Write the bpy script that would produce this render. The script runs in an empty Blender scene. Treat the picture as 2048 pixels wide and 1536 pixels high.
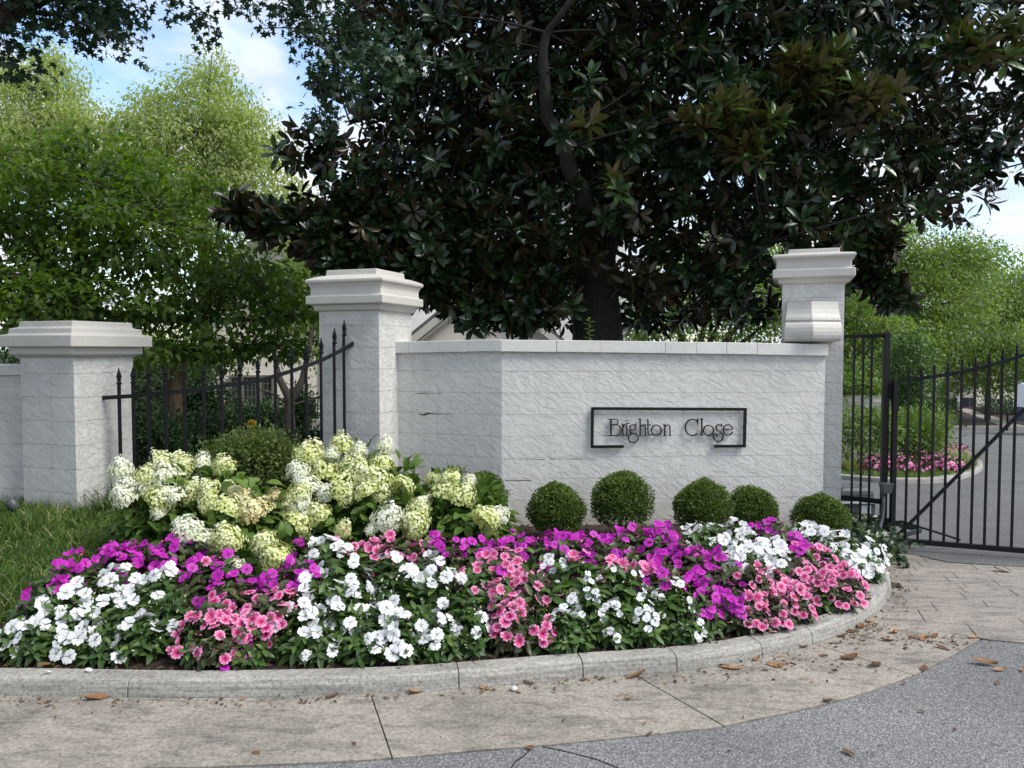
import bpy, math, random
import numpy as np
from mathutils import Vector, Matrix

random.seed(7)
RNG = np.random.default_rng(11)
SC = bpy.context.scene
C = SC.collection

# ------------------------------------------------------------------ camera, sky, sun, exposure
F, PT, EYE = 1540.0, math.radians(2.5), 1.7
cam_d = bpy.data.cameras.new('camera')
cam = bpy.data.objects.new('camera', cam_d)
C.objects.link(cam)
cam.location = (0, 0, EYE)
cam.rotation_euler = (math.radians(90) - PT, 0, 0)
cam_d.sensor_width = 36
cam_d.lens = 36 * F / 2048
cam_d.clip_start = 0.05
cam_d.clip_end = 2000
SC.camera = cam

SUN_EL, SUN_AZ = math.radians(52), math.radians(114)      # azimuth clockwise from +Y (away from the camera)
world = bpy.data.worlds.new('World')
SC.world = world
world.use_nodes = True
wn, wl = world.node_tree.nodes, world.node_tree.links
wn.clear()
w_out = wn.new('ShaderNodeOutputWorld')
w_bg = wn.new('ShaderNodeBackground')
w_bg.inputs['Strength'].default_value = 0.15
w_sky = wn.new('ShaderNodeTexSky')
w_sky.sky_type = 'NISHITA'
w_sky.sun_disc = False
w_sky.sun_elevation = SUN_EL
w_sky.sun_rotation = SUN_AZ
w_sky.air_density = 1.2
w_sky.dust_density = 1.0
w_tc = wn.new('ShaderNodeTexCoord')
w_sep = wn.new('ShaderNodeSeparateXYZ')
w_abs = wn.new('ShaderNodeMath'); w_abs.operation = 'MAXIMUM'; w_abs.inputs[1].default_value = 0.0
w_add = wn.new('ShaderNodeMath'); w_add.operation = 'ADD'; w_add.inputs[1].default_value = 0.22
w_div = wn.new('ShaderNodeVectorMath'); w_div.operation = 'DIVIDE'
w_n1 = wn.new('ShaderNodeTexNoise'); w_n1.inputs['Scale'].default_value = 2.6; w_n1.inputs['Detail'].default_value = 7
w_n1.inputs['Roughness'].default_value = 0.55; w_n1.inputs['Distortion'].default_value = 0.35
w_ramp = wn.new('ShaderNodeValToRGB')
w_ramp.color_ramp.elements[0].position = 0.38; w_ramp.color_ramp.elements[0].color = (0, 0, 0, 1)
w_ramp.color_ramp.elements[1].position = 0.54; w_ramp.color_ramp.elements[1].color = (1, 1, 1, 1)
w_n2 = wn.new('ShaderNodeTexNoise'); w_n2.inputs['Scale'].default_value = 5.5; w_n2.inputs['Detail'].default_value = 5
w_shade = wn.new('ShaderNodeValToRGB')
w_shade.color_ramp.elements[0].position = 0.3; w_shade.color_ramp.elements[0].color = (2.8, 3.15, 3.8, 1)
w_shade.color_ramp.elements[1].position = 0.65; w_shade.color_ramp.elements[1].color = (4.5, 4.65, 4.9, 1)
w_skm = wn.new('ShaderNodeMix'); w_skm.data_type = 'RGBA'; w_skm.blend_type = 'MULTIPLY'
w_skm.inputs[0].default_value = 1.0; w_skm.inputs[7].default_value = (0.95, 1.0, 1.08, 1)
w_mix = wn.new('ShaderNodeMix'); w_mix.data_type = 'RGBA'
L = wl.new
L(w_tc.outputs['Generated'], w_sep.inputs[0])
L(w_sep.outputs['Z'], w_abs.inputs[0]); L(w_abs.outputs[0], w_add.inputs[0])
L(w_tc.outputs['Generated'], w_div.inputs[0]); L(w_add.outputs[0], w_div.inputs[1])
L(w_div.outputs[0], w_n1.inputs['Vector']); L(w_div.outputs[0], w_n2.inputs['Vector'])
L(w_n1.outputs['Fac'], w_ramp.inputs[0]); L(w_n2.outputs['Fac'], w_shade.inputs[0])
L(w_sky.outputs[0], w_skm.inputs[6])
L(w_ramp.outputs['Color'], w_mix.inputs[0]); L(w_skm.outputs[2], w_mix.inputs[6]); L(w_shade.outputs['Color'], w_mix.inputs[7])
L(w_mix.outputs[2], w_bg.inputs['Color']); L(w_bg.outputs[0], w_out.inputs['Surface'])

sun_d = bpy.data.lights.new('sun', 'SUN')
sun_d.energy = 2.3
sun_d.angle = math.radians(24)
sun_d.color = (1.0, 0.965, 0.9)
sun = bpy.data.objects.new('sun', sun_d)
C.objects.link(sun)
_sv = Vector((math.sin(SUN_AZ) * math.cos(SUN_EL), math.cos(SUN_AZ) * math.cos(SUN_EL), math.sin(SUN_EL)))
sun.rotation_euler = _sv.to_track_quat('Z', 'Y').to_euler()
sun.location = _sv * 30

SC.view_settings.view_transform = 'Standard'
SC.view_settings.look = 'None'
SC.view_settings.gamma = 1
SC.view_settings.use_curve_mapping = False
SC.view_settings.exposure = 0.8
SC.cycles.max_bounces = 8
SC.cycles.transparent_max_bounces = 4
SC.cycles.use_denoising = True

# ------------------------------------------------------------------ where the photograph's points stand
def ray(px, py):
    u, v = (px - 1024) / F, (768 - py) / F
    return Vector((u, math.cos(PT) + v * math.sin(PT), -math.sin(PT) + v * math.cos(PT)))
def P(px, py, Y):
    d = ray(px, py)
    return Vector((0, 0, EYE)) + d * (Y / d.y)
def PZ(px, py, z=0.0):
    d = ray(px, py)
    return Vector((0, 0, EYE)) + d * ((z - EYE) / d.z)
def ZY(py, Y):
    return P(1024, py, Y).z
def sstep(a, b, x):
    t = min(1, max(0, (x - a) / (b - a)))
    return t * t * (3 - 2 * t)
def gz(x, y):
    """height of the ground: level street, driveway falling away behind the gate, garden on the left"""
    r = 0.0 if y < 5.2 else -0.07 * (min(y, 37) - 5.2)
    l = 0.0 if y < 6 else (0.25 * sstep(6, 7, y) - 0.035 * max(0, min(y, 30) - 7))
    k = sstep(1.3, 2.2 + 0.12 * max(0, y - 6), x) if y > 5.2 else 1
    return l * (1 - k) + r * k
def PG(px, py, f=gz, off=0.0):
    d = ray(px, py); t = 1.0
    while t < 200:
        p = Vector((0, 0, EYE)) + d * t
        if p.z <= f(p.x, p.y) + off:
            return p
        t += 0.02 if t < 12 else 0.06
    return p

# ------------------------------------------------------------------ helpers
def tag(o, label=None, cat=None, group=None, kind=None):
    if label: o['label'] = label
    if cat: o['category'] = cat; o['kind'] = 'thing'
    if group: o['group'] = group
    if kind: o['kind'] = kind
    return o
def empty(name, loc, label=None, cat=None, group=None, rz=0):
    o = bpy.data.objects.new(name, None)
    C.objects.link(o)
    o.location = loc; o.rotation_euler = (0, 0, rz)
    o.empty_display_size = 0.1
    return tag(o, label, cat, group)
def link(name, me, parent=None, loc=None, rot=None, sc=None):
    o = bpy.data.objects.new(name, me)
    C.objects.link(o)
    if parent is not None: o.parent = parent
    if loc is not None: o.location = loc
    if rot is not None: o.rotation_euler = rot
    if sc is not None: o.scale = sc if hasattr(sc, '__len__') else (sc, sc, sc)
    return o

class MB:
    """collects shapes into one mesh"""
    def __init__(s): s.v = []; s.f = []; s.m = []
    def add(s, v, f, mi=0):
        b = len(s.v)
        s.v += [tuple(p) for p in v]
        s.f += [tuple(i + b for i in q) for q in f]
        s.m += [mi] * len(f)
        return s
    def box(s, c, d, rz=0, mi=0):
        hx, hy, hz = d[0] / 2, d[1] / 2, d[2] / 2
        ca, sa = math.cos(rz), math.sin(rz)
        v = []
        for x, y, z in ((-hx, -hy, -hz), (hx, -hy, -hz), (hx, hy, -hz), (-hx, hy, -hz), (-hx, -hy, hz), (hx, -hy, hz), (hx, hy, hz), (-hx, hy, hz)):
            v.append((c[0] + x * ca - y * sa, c[1] + x * sa + y * ca, c[2] + z))
        return s.add(v, [(0, 3, 2, 1), (4, 5, 6, 7), (0, 1, 5, 4), (1, 2, 6, 5), (2, 3, 7, 6), (3, 0, 4, 7)], mi)
    def bar(s, a, b, w, h=None, up=(0, 0, 1), mi=0):
        """rectangular bar from a to b"""
        a, b = Vector(a), Vector(b); h = h or w
        t = (b - a).normalized(); u = Vector(up)
        if abs(t.dot(u)) > 0.98: u = Vector((0, 1, 0))
        x = t.cross(u).normalized(); y = x.cross(t)
        v = []
        for p in (a, b):
            for i, j in ((-1, -1), (1, -1), (1, 1), (-1, 1)):
                v.append(p + x * (i * w / 2) + y * (j * h / 2))
        return s.add(v, [(0, 1, 2, 3), (7, 6, 5, 4), (0, 4, 5, 1), (1, 5, 6, 2), (2, 6, 7, 3), (3, 7, 4, 0)], mi)
    def sweep(s, pts, w, h, up=(0, 0, 1), mi=0):
        """flat bar along a polyline"""
        pts = [Vector(p) for p in pts]; u0 = Vector(up); rings = []
        for i, p in enumerate(pts):
            t = (pts[min(i + 1, len(pts) - 1)] - pts[max(i - 1, 0)]).normalized()
            x = t.cross(u0).normalized(); y = x.cross(t)
            rings.append([p + x * (a * w / 2) + y * (b * h / 2) for a, b in ((-1, -1), (1, -1), (1, 1), (-1, 1))])
        v = [q for r in rings for q in r]; f = [(0, 1, 2, 3)]
        for i in range(len(pts) - 1):
            for k in range(4):
                f.append((i * 4 + k, (i + 1) * 4 + k, (i + 1) * 4 + (k + 1) % 4, i * 4 + (k + 1) % 4))
        n = (len(pts) - 1) * 4
        f.append((n + 3, n + 2, n + 1, n))
        return s.add(v, f, mi)
    def tube(s, pts, rad, n=6, mi=0, cap=True):
        pts = [Vector(p) for p in pts]
        rad = rad if hasattr(rad, '__len__') else [rad] * len(pts)
        v, f = [], []
        x = None
        for i, p in enumerate(pts):
            t = (pts[min(i + 1, len(pts) - 1)] - pts[max(i - 1, 0)]).normalized()
            if x is None:
                x = t.cross(Vector((0.13, 0.97, 0.21))).normalized()
            x = (x - t * x.dot(t)).normalized(); y = t.cross(x)
            for k in range(n):
                a = 2 * math.pi * k / n
                v.append(p + (x * math.cos(a) + y * math.sin(a)) * rad[i])
        for i in range(len(pts) - 1):
            for k in range(n):
                f.append((i * n + k, i * n + (k + 1) % n, (i + 1) * n + (k + 1) % n, (i + 1) * n + k))
        if cap:
            f.append(tuple(range(n - 1, -1, -1))); f.append(tuple(range((len(pts) - 1) * n, len(pts) * n)))
        return s.add(v, f, mi)
    def prism(s, poly, z0, z1, mi=0):
        """poly: 2-D outline, counter-clockwise; z0 and z1 numbers or functions of x, y"""
        n = len(poly)
        a = [(x, y, z0(x, y) if callable(z0) else z0) for x, y in poly]
        b = [(x, y, z1(x, y) if callable(z1) else z1) for x, y in poly]
        f = [tuple(range(n - 1, -1, -1)), tuple(range(n, 2 * n))]
        for i in range(n):
            j = (i + 1) % n
            f.append((i, j, n + j, n + i))
        return s.add(a + b, f, mi)
    def rings(s, prof, n=12, c=(0, 0), mi=0, ph=0.0, sx=1, sy=1):
        """turned or square profile: (radius, z) rings round c"""
        v, f = [], []
        for r, z in prof:
            for k in range(n):
                a = 2 * math.pi * k / n + ph
                v.append((c[0] + r * math.cos(a) * sx, c[1] + r * math.sin(a) * sy, z))
        m = len(prof)
        for i in range(m - 1):
            for k in range(n):
                f.append((i * n + k, i * n + (k + 1) % n, (i + 1) * n + (k + 1) % n, (i + 1) * n + k))
        f.append(tuple(range(n - 1, -1, -1))); f.append(tuple(range((m - 1) * n, m * n)))
        return s.add(v, f, mi)
    def mesh(s, name, mats, smooth=False):
        me = bpy.data.meshes.new(name)
        me.from_pydata(s.v, [], s.f)
        for m in (mats if isinstance(mats, (list, tuple)) else [mats]): me.materials.append(m)
        if any(s.m): me.polygons.foreach_set('material_index', s.m)
        if smooth: me.polygons.foreach_set('use_smooth', [True] * len(me.polygons))
        me.update()
        return me
    def build(s, name, mats, parent=None, smooth=False, bevel=0, loc=None):
        o = link(name, s.mesh(name, mats, smooth), parent, loc)
        if bevel:
            b = o.modifiers.new('bevel', 'BEVEL'); b.width = bevel; b.segments = 2; b.limit_method = 'ANGLE'; b.angle_limit = math.radians(40)
        return o

# ------------------------------------------------------------------ materials
def new_mat(name):
    m = bpy.data.materials.new(name); m.use_nodes = True
    nt = m.node_tree; nt.nodes.clear()
    out = nt.nodes.new('ShaderNodeOutputMaterial')
    b = nt.nodes.new('ShaderNodeBsdfPrincipled')
    nt.links.new(b.outputs[0], out.inputs[0])
    return m, nt, b, out
def N(nt, t, **kw):
    n = nt.nodes.new(t)
    for k, v in kw.items():
        if hasattr(n, k): setattr(n, k, v)
        else: n.inputs[k.replace('_', ' ')].default_value = v
    return n
def ramp(nt, stops, src=None):
    r = nt.nodes.new('ShaderNodeValToRGB')
    e = r.color_ramp.elements
    while len(e) < len(stops): e.new(0.5)
    for i, (p, c) in enumerate(stops):
        e[i].position = p; e[i].color = (c[0], c[1], c[2], 1) if hasattr(c, '__len__') else (c, c, c, 1)
    if src is not None: nt.links.new(src, r.inputs[0])
    return r
def mixc(nt, fac, a, b, mode='MIX'):
    m = nt.nodes.new('ShaderNodeMix'); m.data_type = 'RGBA'; m.blend_type = mode
    for s, v in ((0, fac), (6, a), (7, b)):
        if isinstance(v, bpy.types.NodeSocket): nt.links.new(v, m.inputs[s])
        elif hasattr(v, '__len__'): m.inputs[s].default_value = (v[0], v[1], v[2], 1)
        else: m.inputs[s].default_value = v
    return m.outputs[2]
def coords(nt, scale=(1, 1, 1), rot=(0, 0, 0), kind='Object'):
    tc = nt.nodes.new('ShaderNodeTexCoord'); mp = nt.nodes.new('ShaderNodeMapping')
    mp.inputs['Scale'].default_value = scale; mp.inputs['Rotation'].default_value = rot
    nt.links.new(tc.outputs[kind], mp.inputs[0])
    return mp.outputs[0]
def bump(nt, b, h, dist=0.01, strength=1.0, prev=None):
    n = nt.nodes.new('ShaderNodeBump'); n.inputs['Distance'].default_value = dist; n.inputs['Strength'].default_value = strength
    nt.links.new(h, n.inputs['Height'])
    if prev is not None: nt.links.new(prev, n.inputs['Normal'])
    nt.links.new(n.outputs[0], b.inputs['Normal'])
    return n.outputs[0]
def noise(nt, vec, scale, detail=4, rough=0.55, dist=0.0, typ=None):
    n = nt.nodes.new('ShaderNodeTexNoise')
    if typ: n.noise_type = typ
    n.inputs['Scale'].default_value = scale; n.inputs['Detail'].default_value = detail
    n.inputs['Roughness'].default_value = rough; n.inputs['Distortion'].default_value = dist
    nt.links.new(vec, n.inputs['Vector'])
    return n.outputs['Fac']

def m_plain(name, col, rough=0.6, metal=0.0, var=0.15, scale=8, bumpd=0.0):
    m, nt, b, o = new_mat(name)
    v = coords(nt)
    f = noise(nt, v, scale, 5)
    r = ramp(nt, [(0.3, [c * (1 - var) for c in col]), (0.7, [min(1, c * (1 + var)) for c in col])], f)
    nt.links.new(r.outputs[0], b.inputs['Base Color'])
    b.inputs['Roughness'].default_value = rough; b.inputs['Metallic'].default_value = metal
    if bumpd: bump(nt, b, noise(nt, v, scale * 6, 4), bumpd)
    return m

def m_stucco(name, col, skip=1.0):
    """trowelled stucco: raised skips with torn edges, slanting down to the right"""
    m, nt, b, o = new_mat(name)
    v = coords(nt, (1.0, 1.0, 1.0), (0, math.radians(-38), 0))
    mp = nt.nodes.new('ShaderNodeMapping'); mp.inputs['Scale'].default_value = (0.55, 1.0, 1.35)
    nt.links.new(v, mp.inputs[0])
    warp = nt.nodes.new('ShaderNodeTexNoise'); warp.inputs['Scale'].default_value = 9; warp.inputs['Detail'].default_value = 3
    nt.links.new(mp.outputs[0], warp.inputs['Vector'])
    add = nt.nodes.new('ShaderNodeMix'); add.data_type = 'VECTOR'; add.inputs[0].default_value = 0.10
    nt.links.new(mp.outputs[0], add.inputs[4]); nt.links.new(warp.outputs['Color'], add.inputs[5])
    n1 = noise(nt, add.outputs[1], 16.5, 7, 0.64, 0.9)
    r1 = ramp(nt, [(0.385, 0.0), (0.397, 0.26), (0.455, 0.30), (0.467, 0.60), (0.520, 0.62), (0.530, 0.92), (0.60, 0.95), (0.612, 1.0)], n1)
    n2 = noise(nt, add.outputs[1], 30, 4, 0.6, 1.0)
    s = nt.nodes.new('ShaderNodeMath'); s.operation = 'MULTIPLY_ADD'; s.inputs[1].default_value = 0.3
    nt.links.new(n2, s.inputs[0]); nt.links.new(r1.outputs[0], s.inputs[2])
    bump(nt, b, s.outputs[0], 0.0056 * skip, 1.0)
    v2 = coords(nt)
    st = noise(nt, v2, 1.7, 6, 0.6)
    r = ramp(nt, [(0.3, [c * 0.90 for c in col]), (0.6, col), (0.8, [min(1, c * 1.05) for c in col])], st)
    # rain streaks and grime, long and thin
    v3 = coords(nt, (9, 9, 0.8))
    g = ramp(nt, [(0.52, 1.0), (0.75, 0.88)], noise(nt, v3, 1.3, 5, 0.6))
    c1 = mixc(nt, 1.0, r.outputs[0], g.outputs[0], 'MULTIPLY')
    # soil splashed up at the foot
    sx = nt.nodes.new('ShaderNodeSeparateXYZ'); nt.links.new(v2, sx.inputs[0])
    ma = nt.nodes.new('ShaderNodeMath'); ma.operation = 'MULTIPLY_ADD'; ma.inputs[1].default_value = 0.32
    nt.links.new(noise(nt, v2, 5, 6, 0.65), ma.inputs[0]); nt.links.new(sx.outputs['Z'], ma.inputs[2])
    sp = ramp(nt, [(0.20, 0.55), (0.34, 0.12), (0.50, 0.0)], ma.outputs[0])
    nt.links.new(mixc(nt, sp.outputs[0], c1, (0.24, 0.19, 0.13)), b.inputs['Base Color'])
    b.inputs['Roughness'].default_value = 0.62
    return m

def m_concrete(name, col, streak=0.0, spots=True, rough=0.85, sc=1.0, blot=(0.75, 1.12), grit=1.0):
    m, nt, b, o = new_mat(name)
    v = coords(nt)
    big = noise(nt, v, 1.6 * sc, 6, 0.62)
    r = ramp(nt, [(0.28, [c * blot[0] for c in col]), (0.5, col), (0.75, [min(1, c * blot[1]) for c in col])], big)
    grain = noise(nt, v, 62 * sc, 5, 0.75)
    g = ramp(nt, [(0.32, 0.42), (0.5, 1.0), (0.68, 1.45)], grain)
    c1 = mixc(nt, 0.85 * grit, r.outputs[0], g.outputs[0], 'MULTIPLY')
    if spots:
        vs = coords(nt, (1.0, 3.0, 1.0), (0, 0, 0.15))
        sp = ramp(nt, [(0.47, 1.0), (0.56, 0.80), (0.64, 0.55), (0.78, 0.38)], noise(nt, vs, 4.5 * sc, 8, 0.62, 0.9))
        c1 = mixc(nt, 0.85, c1, sp.outputs[0], 'MULTIPLY')
    h = grain
    if streak:
        vv = coords(nt, (1.2, 1.2, 30))
        s_ = noise(nt, vv, 2.2, 6, 0.7)
        rs = ramp(nt, [(0.35, 1 - streak), (0.6, 1.06)], s_)
        c1 = mixc(nt, 1.0, c1, rs.outputs[0], 'MULTIPLY')
    nt.links.new(c1, b.inputs['Base Color'])
    b.inputs['Roughness'].default_value = rough
    n1 = bump(nt, b, noise(nt, v, 9 * sc, 6, 0.6, 0.4), 0.006)
    bump(nt, b, h, 0.0022 * grit, 0.8, n1)
    return m

def m_asphalt(name, base=0.17):
    m, nt, b, o = new_mat(name)
    v = coords(nt)
    vor = nt.nodes.new('ShaderNodeTexVoronoi'); vor.inputs['Scale'].default_value = 150
    nt.links.new(v, vor.inputs['Vector'])
    sep = nt.nodes.new('ShaderNodeSeparateColor'); nt.links.new(vor.outputs['Color'], sep.inputs[0])
    k = ramp(nt, [(0.0, (base * .45, base * .445, base * .45)), (0.3, (base * .82, base * .81, base * .81)), (0.75, (base * 1.15, base * 1.14, base * 1.13)), (0.95, (base * 1.75, base * 1.72, base * 1.68))], sep.outputs[0])
    big = ramp(nt, [(0.25, 0.72), (0.55, 1.0), (0.8, 1.16)], noise(nt, v, 0.9, 6, 0.6))
    c = mixc(nt, 1.0, k.outputs[0], big.outputs[0], 'MULTIPLY')
    nt.links.new(c, b.inputs['Base Color'])
    b.inputs['Roughness'].default_value = 0.82
    n1 = bump(nt, b, vor.outputs['Distance'], 0.004, 0.9)
    bump(nt, b, noise(nt, v, 30, 4), 0.003, 0.6, n1)
    return m

def m_soil(name, a, b_, sc=1.0):
    m, nt, b, o = new_mat(name)
    v = coords(nt)
    n = noise(nt, v, 38 * sc, 8, 0.72, 0.6)
    r = ramp(nt, [(0.3, a), (0.55, [(p + q) / 2 for p, q in zip(a, b_)]), (0.78, b_)], n)
    nt.links.new(r.outputs[0], b.inputs['Base Color'])
    b.inputs['Roughness'].default_value = 0.95
    n1 = bump(nt, b, noise(nt, v, 12 * sc, 6, 0.7), 0.03)
    bump(nt, b, n, 0.015, 1.0, n1)
    return m

def m_leaf(name, stops, rough=0.45, trans=0.3, back=None, tint=(1.5, 1.5, 0.6), spec=0.5, attr='rnd'):
    """leaf colour by a per-leaf random number; light passes through in part; the underside may have its own colour"""
    m, nt, b, o = new_mat(name)
    at = nt.nodes.new('ShaderNodeAttribute'); at.attribute_name = attr
    r = ramp(nt, stops, at.outputs['Fac'])
    col = r.outputs[0]
    if back:
        g = nt.nodes.new('ShaderNodeNewGeometry')
        col = mixc(nt, g.outputs['Backfacing'], col, back)
    nt.links.new(col, b.inputs['Base Color'])
    b.inputs['Roughness'].default_value = rough
    b.inputs['Specular IOR Level'].default_value = spec
    if trans > 0:
        t = nt.nodes.new('ShaderNodeBsdfTranslucent')
        nt.links.new(mixc(nt, 1.0, r.outputs[0], tint, 'MULTIPLY'), t.inputs['Color'])
        mx = nt.nodes.new('ShaderNodeMixShader'); mx.inputs[0].default_value = trans
        nt.links.new(b.outputs[0], mx.inputs[1]); nt.links.new(t.outputs[0], mx.inputs[2])
        nt.links.new(mx.outputs[0], o.inputs[0])
    return m

def m_bark(name, col):
    m, nt, b, o = new_mat(name)
    v = coords(nt, (1, 1, 0.25))
    n = noise(nt, v, 22, 7, 0.7, 0.5)
    r = ramp(nt, [(0.3, [c * 0.5 for c in col]), (0.7, [c * 1.3 for c in col])], n)
    nt.links.new(r.outputs[0], b.inputs['Base Color']); b.inputs['Roughness'].default_value = 0.9
    bump(nt, b, n, 0.02)
    return m

M = {}
M['stucco'] = m_stucco('stucco', (0.63, 0.615, 0.58))
M['stucco_far'] = m_plain('house_stucco', (0.68, 0.62, 0.53), 0.8, var=0.06, scale=2)
M['stucco_white'] = m_plain('white_stucco', (0.78, 0.76, 0.73), 0.8, var=0.05, scale=2)
M['trim'] = m_plain('house_trim', (0.5, 0.47, 0.41), 0.7, var=0.06)
M['cap'] = m_concrete('painted_cap', (0.53, 0.505, 0.46), 0.0, False, 0.7, 1.0, (0.86, 1.06), 0.16)
M['coping'] = m_concrete('painted_coping', (0.60, 0.585, 0.55), 0.0, False, 0.7, 1.0, (0.88, 1.05), 0.14)
M['kerb'] = m_concrete('kerb_concrete', (0.31, 0.298, 0.268), 0.34, False, 0.88, 1.0, (0.8, 1.1))
M['apron'] = m_concrete('apron_concrete', (0.275, 0.248, 0.208), 0.0, True, 0.9, 1.0, (0.58, 1.18))
M['paver'] = m_concrete('stamped_paving', (0.258, 0.230, 0.196), 0.0, True, 0.85, 1.0, (0.60, 1.2))
M['asphalt'] = m_asphalt('asphalt', 0.172)
M['asphalt_far'] = m_asphalt('driveway_asphalt', 0.115)
M['mulch'] = m_soil('mulch', (0.012, 0.008, 0.006), (0.085, 0.045, 0.028))
M['earth'] = m_soil('earth', (0.02, 0.022, 0.010), (0.06, 0.06, 0.03), 0.5)
M['turf'] = m_soil('turf', (0.025, 0.035, 0.010), (0.07, 0.085, 0.03), 1.2)
M['iron'] = m_plain('black_iron', (0.008, 0.0085, 0.010), 0.5, 0.0, 0.2, 20, 0.0006)
M['iron'].node_tree.nodes['Principled BSDF'].inputs['Specular IOR Level'].default_value = 0.22
M['crack'] = m_plain('crack', (0.02, 0.018, 0.016), 0.95)
M['bark'] = m_bark('bark', (0.055, 0.045, 0.038))
M['bark_dark'] = m_bark('dark_bark', (0.030, 0.026, 0.022))
M['bark_tan'] = m_bark('tan_bark', (0.20, 0.13, 0.085))
M['bark_grey'] = m_bark('grey_bark', (0.16, 0.14, 0.12))
M['glass'] = m_plain('window_glass', (0.03, 0.035, 0.035), 0.08, var=0.1)
M['stem'] = m_plain('stem', (0.05, 0.07, 0.02), 0.6)

G = lambda *t: list(t)
M['magnolia_leaf'] = m_leaf('magnolia_leaf', [(0, (0.008, 0.020, 0.007)), (0.5, (0.016, 0.038, 0.011)), (0.85, (0.032, 0.068, 0.016)), (1, (0.065, 0.10, 0.024))], 0.26, 0.05, (0.036, 0.027, 0.012), spec=0.4)
M['magnolia_sunlit'] = m_leaf('sunlit_magnolia_leaf', [(0, (0.022, 0.054, 0.014)), (0.5, (0.045, 0.095, 0.020)), (1, (0.10, 0.155, 0.032))], 0.28, 0.10, (0.085, 0.062, 0.02), spec=0.5)  # lighter copy of the magnolia leaf: light on the crown put into the colour
M['dogwood_leaf'] = m_leaf('dogwood_leaf', [(0, (0.036, 0.074, 0.013)), (0.5, (0.060, 0.112, 0.018)), (1, (0.12, 0.178, 0.026))], 0.55, 0.45, None, (1.75, 2.0, 0.45), spec=.3)
M['birch_leaf'] = m_leaf('birch_leaf', [(0, (0.19, 0.25, 0.08)), (0.5, (0.27, 0.33, 0.11)), (1, (0.40, 0.44, 0.17))], 0.55, 0.5, None, (1.6, 1.7, 0.9))
M['elm_leaf'] = m_leaf('elm_leaf', [(0, (0.07, 0.13, 0.03)), (0.5, (0.11, 0.18, 0.04)), (1, (0.20, 0.25, 0.06))], 0.5, 0.46, None, (1.8, 1.9, 0.7))
M['maple_leaf'] = m_leaf('maple_leaf', [(0, (0.012, 0.035, 0.020)), (0.6, (0.022, 0.055, 0.026)), (1, (0.04, 0.085, 0.03))], 0.45, 0.22, None, (1.4, 1.7, 0.7))
M['box_leaf'] = m_leaf('box_leaf', [(0, (0.040, 0.074, 0.014)), (0.6, (0.088, 0.145, 0.024)), (1, (0.20, 0.27, 0.045))], 0.55, 0.25, spec=.3)
M['privet_leaf'] = m_leaf('privet_leaf', [(0, (0.055, 0.09, 0.022)), (0.6, (0.095, 0.145, 0.036)), (1, (0.20, 0.23, 0.065))], 0.55, 0.28, spec=.3)
M['shrub_leaf'] = m_leaf('dark_shrub_leaf', [(0, (0.016, 0.038, 0.014)), (0.7, (0.032, 0.070, 0.022)), (1, (0.06, 0.11, 0.028))], 0.55, 0.22, spec=.3)
M['bright_leaf'] = m_leaf('bright_shrub_leaf', [(0, (0.07, 0.13, 0.025)), (0.6, (0.11, 0.19, 0.035)), (1, (0.19, 0.26, 0.05))], 0.5, 0.35)
M['holly_leaf'] = m_leaf('holly_leaf', [(0, (0.025, 0.065, 0.014)), (0.6, (0.05, 0.115, 0.022)), (1, (0.10, 0.18, 0.035))], 0.45, 0.3)
M['hydra_leaf'] = m_leaf('hydrangea_leaf', [(0, (0.055, 0.105, 0.020)), (0.6, (0.090, 0.165, 0.030)), (1, (0.16, 0.24, 0.045))], 0.5, 0.3, spec=.35)
M['imp_leaf'] = m_leaf('impatiens_leaf', [(0, (0.024, 0.054, 0.013)), (0.55, (0.044, 0.092, 0.020)), (0.9, (0.075, 0.145, 0.028)), (1, (0.12, 0.20, 0.035))], 0.42, 0.25, spec=.4)
M['bronze_leaf'] = m_leaf('bronze_impatiens_leaf', [(0, (0.030, 0.030, 0.015)), (0.55, (0.046, 0.056, 0.022)), (1, (0.07, 0.10, 0.028))], 0.42, 0.2, spec=.4)
M['ivy_leaf'] = m_leaf('ivy_leaf', [(0, (0.014, 0.036, 0.014)), (0.7, (0.028, 0.06, 0.02)), (1, (0.12, 0.17, 0.05))], 0.35, 0.15)
M['grass_leaf'] = m_leaf('grass_blade', [(0, (0.045, 0.095, 0.019)), (0.6, (0.090, 0.16, 0.032)), (0.92, (0.18, 0.25, 0.06)), (1, (0.36, 0.32, 0.16))], 0.5, 0.35, spec=.35)
M['liriope_leaf'] = m_leaf('liriope_blade', [(0, (0.03, 0.055, 0.016)), (1, (0.07, 0.115, 0.03))], 0.45, 0.25, spec=.35)
M['var_leaf'] = m_leaf('variegated_blade', [(0, (0.10, 0.14, 0.04)), (1, (0.34, 0.36, 0.16))], 0.45, 0.3)
M['dead_leaf'] = m_leaf('dead_leaf', [(0, (0.10, 0.045, 0.018)), (0.5, (0.20, 0.095, 0.04)), (1, (0.33, 0.19, 0.09))], 0.7, 0.1, (0.30, 0.19, 0.11))
M['debris'] = m_leaf('debris', [(0, (0.03, 0.018, 0.010)), (0.6, (0.10, 0.055, 0.025)), (1, (0.28, 0.17, 0.09))], 0.8, 0)

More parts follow.
